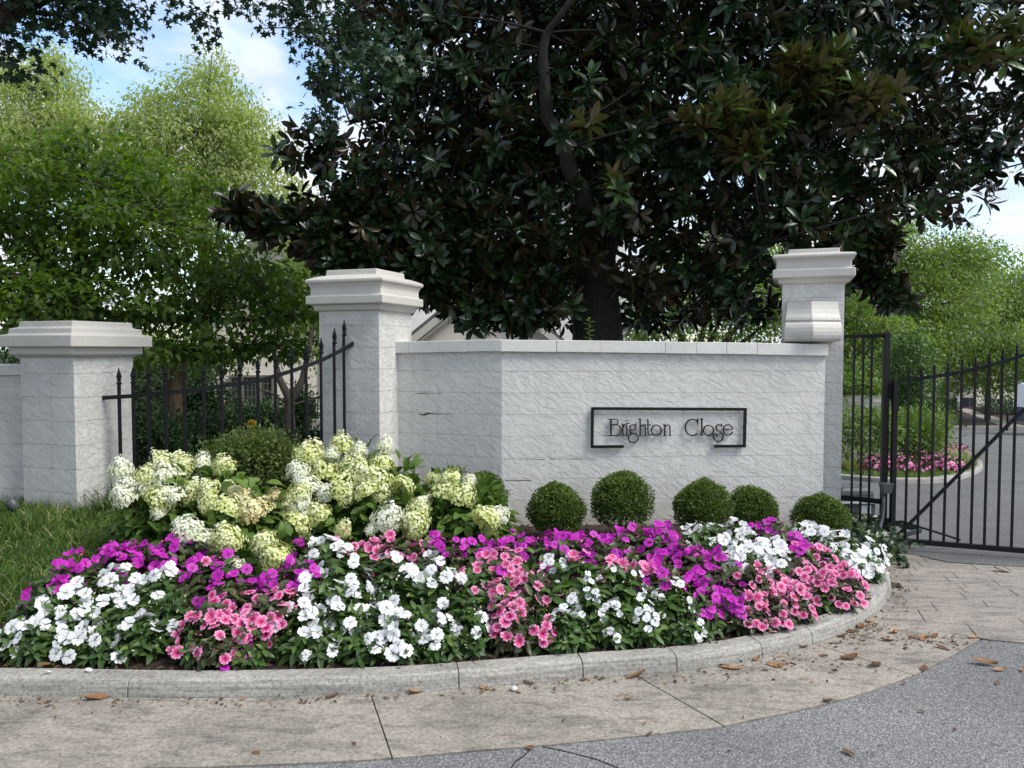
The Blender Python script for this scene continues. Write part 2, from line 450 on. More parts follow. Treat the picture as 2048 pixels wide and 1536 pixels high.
def m_petal(name, inner, mid, outer, vein=None):
    """petal colour from the throat to the rim, with darker veins along the petals where the flower has them"""
    m, nt, b, o = new_mat(name)
    at = nt.nodes.new('ShaderNodeAttribute'); at.attribute_name = 'rad'
    r = ramp(nt, [(0.0, inner), (0.34, mid), (0.80, outer), (1.0, outer)], at.outputs['Fac'])
    col = r.outputs[0]
    if vein:
        a2 = nt.nodes.new('ShaderNodeAttribute'); a2.attribute_name = 'vein'
        col = mixc(nt, a2.outputs['Fac'], col, vein)
    oi = nt.nodes.new('ShaderNodeObjectInfo')
    rr = ramp(nt, [(0, 0.82), (1, 1.0)], oi.outputs['Random'])
    col = mixc(nt, 1.0, col, rr.outputs[0], 'MULTIPLY')
    nt.links.new(col, b.inputs['Base Color'])
    b.inputs['Roughness'].default_value = 0.55
    t = nt.nodes.new('ShaderNodeBsdfTranslucent'); nt.links.new(col, t.inputs['Color'])
    mx = nt.nodes.new('ShaderNodeMixShader'); mx.inputs[0].default_value = 0.28
    nt.links.new(b.outputs[0], mx.inputs[1]); nt.links.new(t.outputs[0], mx.inputs[2]); nt.links.new(mx.outputs[0], o.inputs[0])
    return m
M['petal_white'] = m_petal('white_petal', (0.72, 0.76, 0.66), (0.84, 0.85, 0.86), (0.86, 0.865, 0.88))
M['petal_pink'] = m_petal('pink_petal', (0.46, 0.004, 0.09), (0.72, 0.03, 0.22), (0.85, 0.36, 0.60), (0.66, 0.014, 0.14))
M['petal_magenta'] = m_petal('magenta_petal', (0.36, 0.0, 0.20), (0.55, 0.008, 0.42), (0.62, 0.02, 0.56), (0.42, 0.0, 0.30))
M['floret_white'] = m_leaf('white_floret', [(0, (0.58, 0.64, 0.32)), (0.4, (0.76, 0.79, 0.56)), (1, (0.87, 0.87, 0.80))], 0.6, 0.28, None, (1, 1, 1))
M['floret_lime'] = m_leaf('lime_floret', [(0, (0.40, 0.47, 0.11)), (0.5, (0.62, 0.67, 0.24)), (0.85, (0.80, 0.82, 0.48)), (1, (0.86, 0.86, 0.70))], 0.6, 0.28, None, (1, 1, 1))
M['floret_blush'] = m_leaf('blush_floret', [(0, (0.56, 0.38, 0.19)), (0.5, (0.68, 0.60, 0.30)), (1, (0.82, 0.80, 0.52))], 0.6, 0.28, None, (1, 1, 1))

# ------------------------------------------------------------------ leaves
def leaf_tmpl(w, k=3, fold=0.12, curl=0.15, pos=0.45, ex=0.8):
    """a leaf of length 1 along +x, upper side +z; k cross-sections"""
    v = [(0, 0, 0)]
    for i in range(k):
        t = (i + 1) / (k + 1)
        hw = w / 2 * math.sin(math.pi * t ** (math.log(0.5) / math.log(pos))) ** ex
        z = -curl * t * t
        v += [(t, -hw, z + hw * fold * 2), (t, 0, z), (t, hw, z + hw * fold * 2)]
    v.append((1, 0, -curl))
    f = [(0, 1, 2), (0, 2, 3)]
    for i in range(k - 1):
        a = 1 + i * 3
        f += [(a, a + 3, a + 4, a + 1), (a + 1, a + 4, a + 5, a + 2)]
    a = 1 + (k - 1) * 3; n = len(v) - 1
    f += [(a, n, a + 1), (a + 1, n, a + 2)]
    return np.array(v, float), f
def star_tmpl():
    """five-lobed maple leaf"""
    v = [(0.32, 0, 0)]
    tips = [(-0.05, 0.42), (0.45, 0.62), (1.0, 0.0), (0.45, -0.62), (-0.05, -0.42)]
    dips = [(0.30, 0.24), (0.58, 0.20), (0.58, -0.20), (0.30, -0.24), (0.08, 0.0)]
    for i in range(5):
        v.append((tips[i][0], tips[i][1], -0.12)); v.append((dips[i][0], dips[i][1], 0.03))
    f = [(0, 1 + (i + 1) % 10, 1 + i) for i in range(10)]
    return np.array(v, float), f
T_MAG = leaf_tmpl(0.37, 4, 0.16, 0.18, 0.56, 0.62)
T_MID = leaf_tmpl(0.5, 2, 0.14, 0.18, 0.45)
T_LANCE = leaf_tmpl(0.43, 3, 0.16, 0.22, 0.42)
T_HYD = leaf_tmpl(0.55, 3, 0.14, 0.25, 0.42)
T_SMALL = (np.array([(0, 0, 0), (0.45, -0.24, 0.05), (1, 0, -0.08), (0.45, 0.24, 0.05), (0.45, 0, 0)], float), [(0, 1, 4), (1, 2, 4), (2, 3, 4), (3, 0, 4)])
T_DIAM = (np.array([(0, 0, 0), (0.45, -0.25, 0.02), (1, 0, -0.05), (0.45, 0.25, 0.02)], float), [(0, 1, 2, 3)])
T_STAR = star_tmpl()
T_BLADE = (np.array([(0, -0.5, 0), (0, 0.5, 0), (0.4, -0.42, 0.05), (0.4, 0.42, 0.05), (0.75, -0.27, -0.06), (0.75, 0.27, -0.06), (1, 0, -0.30)], float), [(0, 1, 3, 2), (2, 3, 5, 4), (4, 5, 6)])

def unit(a):
    return a / np.maximum(np.linalg.norm(a, axis=-1, keepdims=True), 1e-9)
def scatter_mesh(name, tmpl, pos, X, Z, sc, mats, rnd=None, wid=None, mi=None):
    """one mesh of many leaves: leaf i at pos[i], pointing along X[i], upper side Z[i], length sc[i]"""
    tv, tf = tmpl
    n, k = len(pos), len(tv)
    X = unit(X); Y = unit(np.cross(Z, X)); Z = np.cross(X, Y)
    sc = np.broadcast_to(np.asarray(sc, float), (n,))
    wid = sc if wid is None else np.broadcast_to(np.asarray(wid, float), (n,))
    V = (pos[:, None, :] + tv[None, :, 0, None] * (X * sc[:, None])[:, None, :]
         + tv[None, :, 1, None] * (Y * wid[:, None])[:, None, :] + tv[None, :, 2, None] * (Z * sc[:, None])[:, None, :])
    V = V.reshape(-1, 3).astype(np.float32)
    lens = np.array([len(q) for q in tf]); flat = np.array([i for q in tf for i in q])
    loops = (np.arange(n)[:, None] * k + flat[None, :]).ravel()
    tot = np.tile(lens, n); start = np.concatenate([[0], np.cumsum(tot)[:-1]])
    me = bpy.data.meshes.new(name)
    me.vertices.add(len(V)); me.vertices.foreach_set('co', V.ravel())
    me.loops.add(len(loops)); me.loops.foreach_set('vertex_index', loops.astype(np.int32))
    me.polygons.add(len(tot)); me.polygons.foreach_set('loop_start', start.astype(np.int32)); me.polygons.foreach_set('loop_total', tot.astype(np.int32))
    me.polygons.foreach_set('use_smooth', np.ones(len(tot), bool))
    for m in (mats if isinstance(mats, (list, tuple)) else [mats]): me.materials.append(m)
    if mi is not None: me.polygons.foreach_set('material_index', np.repeat(mi, len(tf)).astype(np.int32))
    if rnd is None: rnd = RNG.random(n)
    a = me.attributes.new('rnd', 'FLOAT', 'POINT')
    a.data.foreach_set('value', np.repeat(rnd, k).astype(np.float32))
    me.update(calc_edges=True)
    return me
def rdir(n, rng=None):
    return unit((rng or RNG).normal(size=(n, 3)))

def in_lobes(lobes, n, shell=0.45, rng=None):
    """n random points in a union of ellipsoids, more of them towards the outside; returns points and outward directions"""
    rng = rng or RNG
    L_ = np.array(lobes, float); vol = L_[:, 3] * L_[:, 4] * L_[:, 5]
    area = vol ** 0.75
    idx = rng.choice(len(L_), n, p=area / area.sum())
    d = rdir(n, rng)
    r = 1 - shell * rng.random(n) ** 1.5
    p = L_[idx, :3] + d * r[:, None] * L_[idx, 3:6]
    out = unit(d / L_[idx, 3:6])
    return p, out

def crown_mesh(name, lobes, clusters, per, crad, tmpl, length, mats, shell=0.5, up=0.8, droop=0.0, outw=0.6, squash=0.6, seed=1, whorl=False, zmin=None, keep=None, rndpow=1.0):
    """foliage in clumps: returns the mesh and the clump centres"""
    rng = np.random.default_rng(seed)
    cp, co = in_lobes(lobes, clusters, shell, rng)
    if keep is not None:
        k = np.array([keep(p) for p in cp], bool); cp, co = cp[k], co[k]
    n = len(cp)
    ctone = rng.random(n)
    if whorl:
        ax = unit(co * outw + np.array([0, 0, up]) + rng.normal(size=(n, 3)) * 0.6)
        a = unit(np.cross(ax, rdir(n, rng))); b = np.cross(ax, a)
        th = (np.arange(per)[None, :] * 2.4 + rng.random((n, 1)) * 6.28)
        tilt = np.linspace(0.25, 1.55 + droop, per)[None, :] + rng.normal(size=(n, per)) * 0.18
        rad = a[:, None, :] * np.cos(th)[..., None] + b[:, None, :] * np.sin(th)[..., None]
        X = ax[:, None, :] * np.cos(tilt)[..., None] + rad * np.sin(tilt)[..., None]
        Z = ax[:, None, :] * np.sin(tilt)[..., None] - rad * np.cos(tilt)[..., None]
        pos = cp[:, None, :] - ax[:, None, :] * (np.linspace(0, 1, per)[None, :, None] * crad) + X * 0.02
        X = X.reshape(-1, 3); Z = Z.reshape(-1, 3); pos = pos.reshape(-1, 3)
        Z = unit(Z + rng.normal(size=Z.shape) * 0.15)
        X = unit(X + np.array([0, 0, -0.18]))
    else:
        off = rng.normal(size=(n, per, 3)) * crad * np.array([1, 1, squash])
        pos = (cp[:, None, :] + off).reshape(-1, 3)
        o2 = np.repeat(co, per, 0)
        X = unit(unit(off.reshape(-1, 3)) * 0.6 + o2 * outw + rng.normal(size=o2.shape) * 0.5 + np.array([0, 0, -droop]))
        Z = unit(np.array([0, 0, up]) + o2 * 0.35 + rng.normal(size=o2.shape) * 0.45)
    m = len(pos)
    rnd = np.clip(0.5 * np.repeat(ctone, per) + 0.5 * rng.random(m), 0, 1) ** rndpow
    sc = length * (0.7 + 0.5 * rng.random(m))
    if zmin is not None:
        k = pos[:, 2] > zmin; pos, X, Z, rnd, sc = pos[k], X[k], Z[k], rnd[k], sc[k]
    return scatter_mesh(name, tmpl, pos, X, Z, sc, mats, rnd), cp

def curve_pts(a, b, bend, n=6):
    a, b = Vector(a), Vector(b)
    mid = (a + b) / 2 + Vector(bend)
    return [a * (1 - t) ** 2 + mid * 2 * t * (1 - t) + b * t * t for t in [i / (n - 1) for i in range(n)]]
def fray(lob, n, k=.28, seed=1, up=True):
    """ragged small sprays on the outside of a crown"""
    r_ = np.random.default_rng(seed); out = list(lob)
    for _ in range(n):
        q = lob[int(r_.integers(len(lob)))]; d = unit(r_.normal(size=3))
        if up: d[2] = abs(d[2])
        c = np.array(q[:3]) + d * np.array(q[3:]) * r_.uniform(.95, 1.12); e = r_.uniform(.6, 1.3) * k
        out.append((c[0], c[1], c[2], q[3] * e, q[4] * e, q[5] * e))
    return out
def limbs(mb, nodes, targets, r0, seed=3, minr=0.006, n=5, sag=0.08):
    """branches from the nearest limb node out to each target"""
    rnd = random.Random(seed)
    for t in targets:
        t = Vector(t)
        base = min(nodes, key=lambda q: (q - t).length + max(0, (q.z - t.z)) * 0.4)
        L_ = (base - t).length
        pts = curve_pts(base, t, (rnd.uniform(-1, 1) * sag * L_, rnd.uniform(-1, 1) * sag * L_, rnd.uniform(-0.2, 1) * sag * L_), 6)
        r = min(r0, max(minr * 1.5, 0.014 * L_))
        mb.tube(pts, [r + (minr - r) * i / 5 for i in range(6)], n, cap=False)

def lobe(px, py, Y, rx, ry, rz):
    p = P(px, py, Y)
    return (p.x, p.y, p.z, rx, ry, rz)

def keep_world(o, parent):
    """parent a part whose mesh is written in world coordinates"""
    o.parent = parent
    if parent is not None and parent.parent is None:
        o.matrix_parent_inverse = parent.matrix_basis.inverted()
    return o
_mbuild = MB.build
def _build_world(s, name, mats, parent=None, smooth=False, bevel=0, local=False):
    o = _mbuild(s, name, mats, None, smooth, bevel)
    if parent is not None:
        if local: o.parent = parent
        else: keep_world(o, parent)
    return o
MB.build = _build_world
def put(name, me, parent=None):
    return keep_world(link(name, me), parent)

# ------------------------------------------------------------------ ground, street, kerb, apron, paving
def interp(pts, x):
    if x <= pts[0][0]: return pts[0][1]
    for (a, b), (c, d) in zip(pts, pts[1:]):
        if x <= c: return b + (d - b) * (x - a) / (c - a)
    return pts[-1][1]
def smooth_line(pts, step=0.12):
    """Catmull-Rom through plan points, evenly resampled"""
    pts = [Vector((p[0], p[1])) for p in pts]; out = []
    for i in range(len(pts) - 1):
        p0, p1, p2, p3 = pts[max(i - 1, 0)], pts[i], pts[i + 1], pts[min(i + 2, len(pts) - 1)]
        n = max(2, int((p2 - p1).length / 0.03))
        for k in range(n):
            t = k / n
            out.append(0.5 * ((2 * p1) + (p2 - p0) * t + (2 * p0 - 5 * p1 + 4 * p2 - p3) * t * t + (3 * p1 - p0 - 3 * p2 + p3) * t ** 3))
    out.append(pts[-1])
    res, acc = [out[0]], 0
    for a, b in zip(out, out[1:]):
        acc += (b - a).length
        if acc >= step: res.append(b); acc = 0
    if (res[-1] - out[-1]).length > 1e-4: res.append(out[-1])
    return res
KERB = smooth_line([(-9, 3.86), (-6, 3.78), (-4, 3.735), (-2.5, 3.72), (-1.547, 3.69), (-0.696, 3.731), (-0.289, 3.79), (0.334, 3.91), (0.723, 3.97), (1.049, 4.045),
                    (1.365, 4.17), (1.821, 4.43), (2.211, 4.745), (2.60, 5.23), (2.86, 5.75), (2.97, 6.1), (3.02, 6.45), (3.0, 6.8)], 0.06)
def yk(x, _k=[(p.x, p.y) for p in KERB if p.y < 6.46]):
    return interp(_k, x)
EDGE = smooth_line([(-9, 3.2), (-5, 3.10), (-2.6, 3.05), (-1.5, 3.06), (-0.671, 3.116), (-0.155, 3.199), (0.166, 3.249), (0.838, 3.381), (0.955, 3.413), (1.549, 3.65), (2.038, 3.917), (2.428, 4.203), (2.757, 4.462)], 0.08)

def sheet(name, xs, ys, zf, mat, kind='structure', label=None):
    v = [(x, y, zf(x, y)) for y in ys for x in xs]
    n = len(xs)
    f = [(j * n + i, j * n + i + 1, (j + 1) * n + i + 1, (j + 1) * n + i) for j in range(len(ys) - 1) for i in range(n - 1)]
    o = MB().add(v, f).build(name, mat, None, True)
    return tag(o, label, None, None, kind)
xs = [-900, -300, -120, -60, -40, -25] + [x * 0.5 - 16 for x in range(0, 85)] + [30, 45, 70, 150, 400, 900]
ys = [-300, -60, -20, -5] + [y * 0.5 for y in range(0, 85)] + [45, 60, 90, 200, 500, 1200]
def ground_z(x, y):
    if y < 6.4 or x > 3.2: return gz(x, y) - 0.06 - (0.1 if y < 6.4 else 0)
    return gz(x, y) - 0.06 - 0.16 * sstep(-4.0, -1.0, x) * (1 - sstep(8, 10, y))
sheet('ground', xs, ys, ground_z, M['earth'])

# street asphalt: everything on the camera's side of the apron edge and of the drive mouth
se = [(-60, 4.4), (-20, 3.4)] + [(p.x, p.y) for p in EDGE] + [(2.972, 4.40), (4.2, 4.02), (6, 3.42), (9, 2.45), (20, -0.6), (60, -12)]
v, f = [], []
for x, y in se:
    v += [(x, -45, 0), (x, -4, 0), (x, y - 0.5, 0), (x, y - 0.008, 0)]
for i in range(len(se) - 1):
    for k in range(3): f.append((i * 4 + k, (i + 1) * 4 + k, (i + 1) * 4 + k + 1, i * 4 + k + 1))
tag(MB().add(v, f).build('street', M['asphalt']), kind='structure')
# a healed crack that wanders through the asphalt from the apron edge
mb = MB(); rr = random.Random(4)
for pts in ([(1062, 1498), (1048, 1512), (1035, 1522), (1018, 1540), (1000, 1560)], [(1085, 1494), (1120, 1500), (1150, 1509), (1190, 1520), (1240, 1538), (1300, 1560)]):
    q = [Vector((p.x + rr.uniform(-.006, .006), p.y + rr.uniform(-.006, .006), 0.002)) for p in (PZ(*a) for a in pts)]
    mb.sweep(q, 0.005, 0.002)
tag(mb.build('street_crack', M['crack']), kind='structure')

# apron slabs between kerb and street
apron = tag(empty('gutter_apron', (0, 3.4, 0)), kind='structure')
def between(line, x0, x1):
    return [(p.x, p.y) for p in line if x0 < p.x < x1]
def on(line, x):
    return (x, interp([(p.x, p.y) for p in line if p.y < 6.4], x))
joints = [(-9, -9), (-5.1, -5.0), (-2.46, -2.62), (-0.696, -0.50), (0.646, 0.955), (1.75, 2.1), (2.40, 2.757)]
for (k0, e0), (k1, e1) in zip(joints, joints[1:]):
    g = 0.003
    lo = [on(EDGE, e0 + g)] + between(EDGE, e0 + g, e1 - g) + [on(EDGE, min(e1 - g, 2.755))]
    hi = [on(KERB, k0 + g)] + between(KERB, k0 + g, k1 - g) + [on(KERB, k1 - g)]
    if k1 == 2.40: lo.append((2.47, 4.66))
    poly = [(x, y + 0.002) for x, y in lo] + [(x, y - 0.003) for x, y in reversed(hi)]
    MB().prism(poly, -0.08, 0.005 + random.uniform(-.001, .001)).build('slab', M['apron'], apron, bevel=0.002)

# stamped ashlar paving of the drive mouth, piece by piece
def clip(poly, a, n):
    """keep the side of the line through a towards n"""
    out = []
    for p, q in zip(poly, poly[1:] + poly[:1]):
        dp = (p[0] - a[0]) * n[0] + (p[1] - a[1]) * n[1]; dq = (q[0] - a[0]) * n[0] + (q[1] - a[1]) * n[1]
        if dp >= 0: out.append(p)
        if dp * dq < 0:
            t = dp / (dp - dq); out.append((p[0] + (q[0] - p[0]) * t, p[1] + (q[1] - p[1]) * t))
    return out
paving = tag(empty('entrance_paving', (3.4, 5.2, 0)), kind='structure')
RD, CD = Vector((0.9565, -0.2915)), Vector((0.2915, 0.9565))
O0 = Vector((2.757, 4.465)) + RD * 0.0
rr = random.Random(12)
c = 0.006; row = 0
while c < 2.5:
    h = rr.choice([0.13, 0.16, 0.2, 0.23, 0.17])
    s = -1.6 - rr.random() * 0.4
    while s < 4.2:
        w = rr.choice([0.24, 0.32, 0.4, 0.5, 0.58])
        g = 0.0022
        pl = [O0 + RD * a + CD * b for a, b in ((s + g, c + g), (s + w - g, c + g), (s + w - g, c + h - g), (s + g, c + h - g))]
        pl = [(q.x, q.y) for q in pl]
        pl = clip(pl, (2.475, 4.66), (0.52, 0.854)) if c < 0.3 else pl
        pl = clip(pl, (2.42, 4.97), (0.97, -0.2)) if len(pl) > 2 and c < 0.6 else pl
        s += w
        if len(pl) < 3: continue
        cx = sum(q[0] for q in pl) / len(pl); cy = sum(q[1] for q in pl) / len(pl)
        if cy > 6.9 or cx > 6.6: continue
        if cy < 6.46 and cx < min((p.x for p in KERB if abs(p.y - cy) < 0.08), default=0) - 0.12: continue
        if cy >= 6.46 and cx < 2.9: continue
        if cx > 4.3 and (Vector((cx, cy)) - O0).dot(CD) > 2.15: continue
        dz = rr.uniform(-0.0015, 0.0015)
        MB().prism(pl, -0.25, lambda x, y: gz(x, y) + 0.003 + dz).build('paver', M['paver'], paving, bevel=0.003)
    c += h; row += 1
# mortar bed showing dark in the joints
MB().prism([(2.5, 4.68), (2.76, 4.48), (6.9, 3.24), (6.9, 5.1), (3.0, 6.9), (2.7, 6.9)], -0.3, lambda x, y: gz(x, y) - 0.006).build('joint_bed', M['earth'], paving)

# driveway behind the gate
cols = [(2.95, 7.0), (3.2, 6.95), (3.56, 6.72), (3.66, 6.40), (4.166, 6.20), (5.5, 5.72), (9, 4.45), (16, 2.0), (30, -2), (45, -6)]
T_ = [0, 0.02, 0.05, 0.1, 0.16, 0.24, 0.34, 0.46, 0.6, 0.76, 0.9, 1.0]
v, f = [], []
for x, y0 in cols:
    for t in T_:
        y = y0 + (38.0 - y0) * t
        v.append((x, y, gz(x, y) + 0.008))
for i in range(len(cols) - 1):
    for k in range(len(T_) - 1): f.append((i * 12 + k, (i + 1) * 12 + k, (i + 1) * 12 + k + 1, i * 12 + k + 1))
tag(MB().add(v, f).build('driveway', M['asphalt_far']), kind='structure')

# kerb, cast in lengths
kerb = tag(empty('kerb', (0, 3.75, 0)), kind='structure')
KP = [(0.0, -0.12), (0.002, 0.0), (0.010, 0.055), (0.022, 0.078), (0.042, 0.088), (0.125, 0.09), (0.125, -0.12)]
def kerb_piece(pts, name, parent, prof=KP, mat=None, zf=gz, flip=1):
    v, f = [], []
    for i, p in enumerate(pts):
        t = (pts[min(i + 1, len(pts) - 1)] - pts[max(i - 1, 0)]).normalized()
        n = Vector((-t.y, t.x)) * flip
        for d, z in prof:
            q = p + n * d; v.append((q.x, q.y, zf(p.x, p.y) + z))
    m = len(prof)
    for i in range(len(pts) - 1):
        for k in range(m):
            f.append((i * m + k, (i + 1) * m + k, (i + 1) * m + (k + 1) % m, i * m + (k + 1) % m))
    f.append(tuple(range(m))); f.append(tuple(range((len(pts) - 1) * m + m - 1, (len(pts) - 1) * m - 1, -1)))
    return MB().add(v, f).build(name, mat or M['kerb'], parent, False, bevel=0.004)
cuts = [-9, -6.1, -3.9, -1.90, -0.30, 0.32, 0.845, 1.37, 1.72, 2.45]
seg = []
ci = 1
for p in KERB:
    seg.append(p)
    if ci < len(cuts) and p.x >= cuts[ci] and len(seg) > 3:
        q = seg[:-1] + [seg[-1] - (seg[-1] - seg[-2]).normalized() * 0.004]
        kerb_piece(q, 'kerb_segment', kerb); seg = [seg[-1]]; ci += 1
kerb_piece(seg, 'kerb_segment', kerb)

# planting bed and lawn
def bedz(x, y):
    y0 = min(yk(x), 6.2) + 0.1
    t = sstep(0, 1, (y - y0) / max(0.4, 6.45 - y0))
    rise = interp([(-6, 0.27), (-4, 0.25), (-2.4, 0.17), (-1.2, 0.08), (0, 0.035), (3, 0.02)], x)
    return 0.072 + t * rise + min(0, gz(x, y)) * sstep(1.4, 2.8, x)
def bed_sheet(name, x0, x1, y1, mat, dz, ylo=None, n=70, m=26):
    v, f = [], []
    for i in range(n + 1):
        x = x0 + (x1 - x0) * i / n
        a = (ylo(x) if ylo else yk(x) + 0.115)
        b = max(a + 0.05, y1(x) if callable(y1) else y1)
        for k in range(m + 1):
            y = a + (b - a) * k / m
            bumpz = 0.012 * math.sin(x * 9 + y * 4) * math.sin(y * 11 - x * 3) if k > 0 else 0
            v.append((x, y, bedz(x, y) + dz + bumpz * (dz == 0)))
    for i in range(n):
        for k in range(m):
            f.append((i * (m + 1) + k, (i + 1) * (m + 1) + k, (i + 1) * (m + 1) + k + 1, i * (m + 1) + k + 1))
    return tag(MB().add(v, f).build(name, mat, None, True), kind='structure')
bed_sheet('planting_bed', -9, 2.97, 7.25, M['mulch'], 0)
def lawn_lo(x):
    return interp([(-9, 3.98), (-3.6, 4.05), (-3.05, 4.35), (-2.85, 4.7), (-2.6, 5.05), (-2.45, 5.3), (-2.3, 6.0)], x)
bed_sheet('lawn', -9, -2.45, 6.9, M['turf'], 0.014, lawn_lo, 50, 24)

# ------------------------------------------------------------------ pillars, walls, sign
YAW = math.radians(-20)
RX, RY = Vector((math.cos(YAW), math.sin(YAW))), Vector((-math.sin(YAW), math.cos(YAW)))
Q2 = math.sqrt(2)
def pillar(corner, s, zb, zt, prof, label, cap_name='cap'):
    h = s / 2
    c = Vector(corner) - RX * h + RY * h
    root = empty('gate_pillar', (c.x, c.y, zb), label, 'pillar', 'stuccoed pillars with moulded caps', YAW)
    z = zt; k = 0
    MB().rings([((h - 0.012) * Q2, -0.2), ((h - 0.012) * Q2, zt - zb)], 4, ph=math.pi / 4).build('core', M['stucco'], root, local=True)
    z1 = zt - zb
    while z1 > -0.1:
        z0 = z1 - (0.14 if k == 0 else 0.2)
        MB().rings([(h * Q2, z0 + 0.0012), (h * Q2, z1 - 0.0012)], 4, ph=math.pi / 4).build('block_course', M['stucco'], root, bevel=0.0016, local=True)
        z1 = z0; k += 1
    MB().rings([(r * Q2, z - zb) for r, z in prof], 4, ph=math.pi / 4).build(cap_name, M['cap'], root, bevel=0.008, local=True)
    return root, c
def zl(ys, D): return [ZY(y, D) for y in ys]
# left pillar: a low stepped cap
D = 6.35
z = zl([716, 709, 707, 694, 670, 667, 656, 653, 641], D)
h = 0.305
pillar((-3.615, D), 0.61, 0.30, z[0] + 0.01, [(h + .002, z[0]), (h + .055, z[1]), (h + .058, z[2] + .0), (h + .06, z[3]), (h + .115, z[3] + .002), (h + .115, z[4]), (h + .058, z[5]), (h + .056, z[6]), (h + .004, z[7]), (h, z[8])],
       'low broad pillar with stepped cap left of the curved iron fence')
# middle pillar: tall, with two shelves
def tall_prof(h, z):
    return [(h + .002, z[0]), (h + .03, z[0] + .008), (h + .042, z[1] - .01), (h + .046, z[1]), (h + .088, z[1] + .012), (h + .088, z[2]), (h + .058, z[2] + .004), (h + .054, z[3]),
            (h + .058, z[3] + .02), (h + .072, z[4] - .012), (h + .09, z[4]), (h + .09, z[5]), (h + .065, z[5] + .012), (h + .04, (z[5] + z[6]) / 2), (h - .005, z[6] - .006), (h - .045, z[6]), (h - .05, z[7])]
D = 6.95
z = zl([621, 609, 590, 577, 563, 557, 547, 535], D)
pillar((-1.198, D), 0.63, 0.12, z[0] + .01, tall_prof(.315, z), 'tall pillar with two-shelf cap at the left end of the sign wall')
D = 7.22
z = zl([566, 556, 537, 523, 513, 508, 502, 493], D)
PR, PRc = pillar((3.105, D), 0.55, -0.05, z[0] + .01, tall_prof(.275, z), 'tallest pillar with scroll bracket on its front beside the gate')
# scroll bracket standing on the coping against the right pillar
zb, zm, zt = ZY(683.5, 7.1), ZY(643, 7.1), ZY(601, 7.1)
r = (zm - zb) / 2
prof = [(0.03, zt), (0.034, zt - .04), (0.042, zt - .08), (0.056, zt - .12), (0.078, zm + .035), (0.084, zm + .012), (0.082, zm)]
for k in range(9):
    a = math.pi / 2 - math.pi * k / 8
    prof.append((0.068 + 0.05 * math.cos(a), (zm + zb) / 2 + r * math.sin(a) * 0.98))
prof[6] = (0.074, zm + 0.002)
pl = [Vector((2.575, 7.215)), Vector((2.745, 7.10)), Vector((3.01, 7.16))]
nr = [Vector((-0.55, -0.9)), Vector((-0.16, -1.0)), Vector((0.05, -1.0))]
v, f = [], []
for d, zz in prof:
    back = []
    for p, n in zip(pl, nr):
        q = p + n * d; v.append((q.x, q.y, zz))
    v.append((pl[2].x + 0.004, pl[2].y + 0.15, zz)); v.append((pl[0].x + .06, pl[0].y + 0.2, zz))
m = len(prof)
for i in range(m - 1):
    for k in range(5): f.append((i * 5 + k, (i + 1) * 5 + k, (i + 1) * 5 + (k + 1) % 5, i * 5 + (k + 1) % 5))
f.append((4, 3, 2, 1, 0)); f.append(tuple((m - 1) * 5 + k for k in range(5)))
MB().add(v, f).build('scroll_bracket', M['cap'], PR, bevel=0.004)

# sign wall
A2, B2, E2 = Vector((-1.222, 7.32)), Vector((-0.0945, 6.93)), Vector((2.90, 7.13))
def nrm(a, b):
    t = (b - a).normalized(); return Vector((t.y, -t.x))
n1, n2 = nrm(A2, B2), nrm(B2, E2)
nb = (n1 + n2).normalized() / ((n1 + n2).normalized().dot(n1))
def wall_poly(off, back):
    return [[A2 + n1 * off, B2 + nb * off, B2 - nb * back, A2 - n1 * back - Vector((0, 0))], [B2 + nb * off, E2 + n2 * off, E2 - n2 * back, B2 - nb * back]]
wall = empty('sign_wall', (B2.x, B2.y, 0.1), 'bent pale grey stucco wall carrying the iron name sign', 'wall')
zc = ZY(703.5, 6.93)
for pl in wall_poly(-0.012, 0.188):
    MB().prism([(q.x, q.y) for q in pl], -0.3, zc).build('core', M['stucco'], wall)
z1 = zc; k = 0
rr = random.Random(5)
while z1 > -0.15:
    z0 = z1 - (0.178 if k == 0 else 0.1955)
    for si, pl in enumerate(wall_poly(0, 0.2)):
        o = rr.uniform(0, 0.0015)
        if si == 1: pl = [pl[0], pl[1] + Vector((0.0, 0.0)), pl[2], pl[3]]
        MB().prism([(q.x, q.y) for q in pl], z0 + 0.0011, z1 - 0.0011).build('block_course', M['stucco'], wall, bevel=0.0014)
    z1 = z0; k += 1
# coping stones, a little uneven
def coping(a, b, na, nb_, pxs, za, zb_, n_=None):
    Lx = [a] + pxs + [b]
    for i in range(len(Lx) - 1):
        f0, f1 = Lx[i], Lx[i + 1]
        g = 0.0005
        t = (f1 - f0).normalized()
        m0 = na if i == 0 else n_; m1 = nb_ if i == len(Lx) - 2 else n_
        o = 0.038 + rr.uniform(-.002, .002)
        q = [f0 + t * g + m0 * o, f1 - t * g + m1 * o, f1 - t * g - m1 * 0.235, f0 + t * g - m0 * 0.235]
        dz = rr.uniform(-.002, .002)
        T = lambda x, y: za + (zb_ - za) * ((Vector((x, y)) - a).dot((b - a).normalized()) / (b - a).length)
        MB().prism([(p.x, p.y) for p in q], lambda x, y: T(x, y) - 0.108 + dz, lambda x, y: T(x, y) + dz).build('coping_stone', M['coping'], wall, bevel=0.005)
def at_px(a, b, px):
    """where the sight line through column px meets the plan line a-b"""
    k = (px - 1024) / (F * 1.0)
    # x = k * (y cos + ...) is close enough to x = k*y at eye level
    d = b - a; t = (k * a.y - a.x) / (d.x - k * d.y)
    return a + d * t
coping(A2, B2, n1, nb, [at_px(A2, B2, p) for p in (820, 881, 936)], ZY(683, 7.1), ZY(679, 6.93), n1)
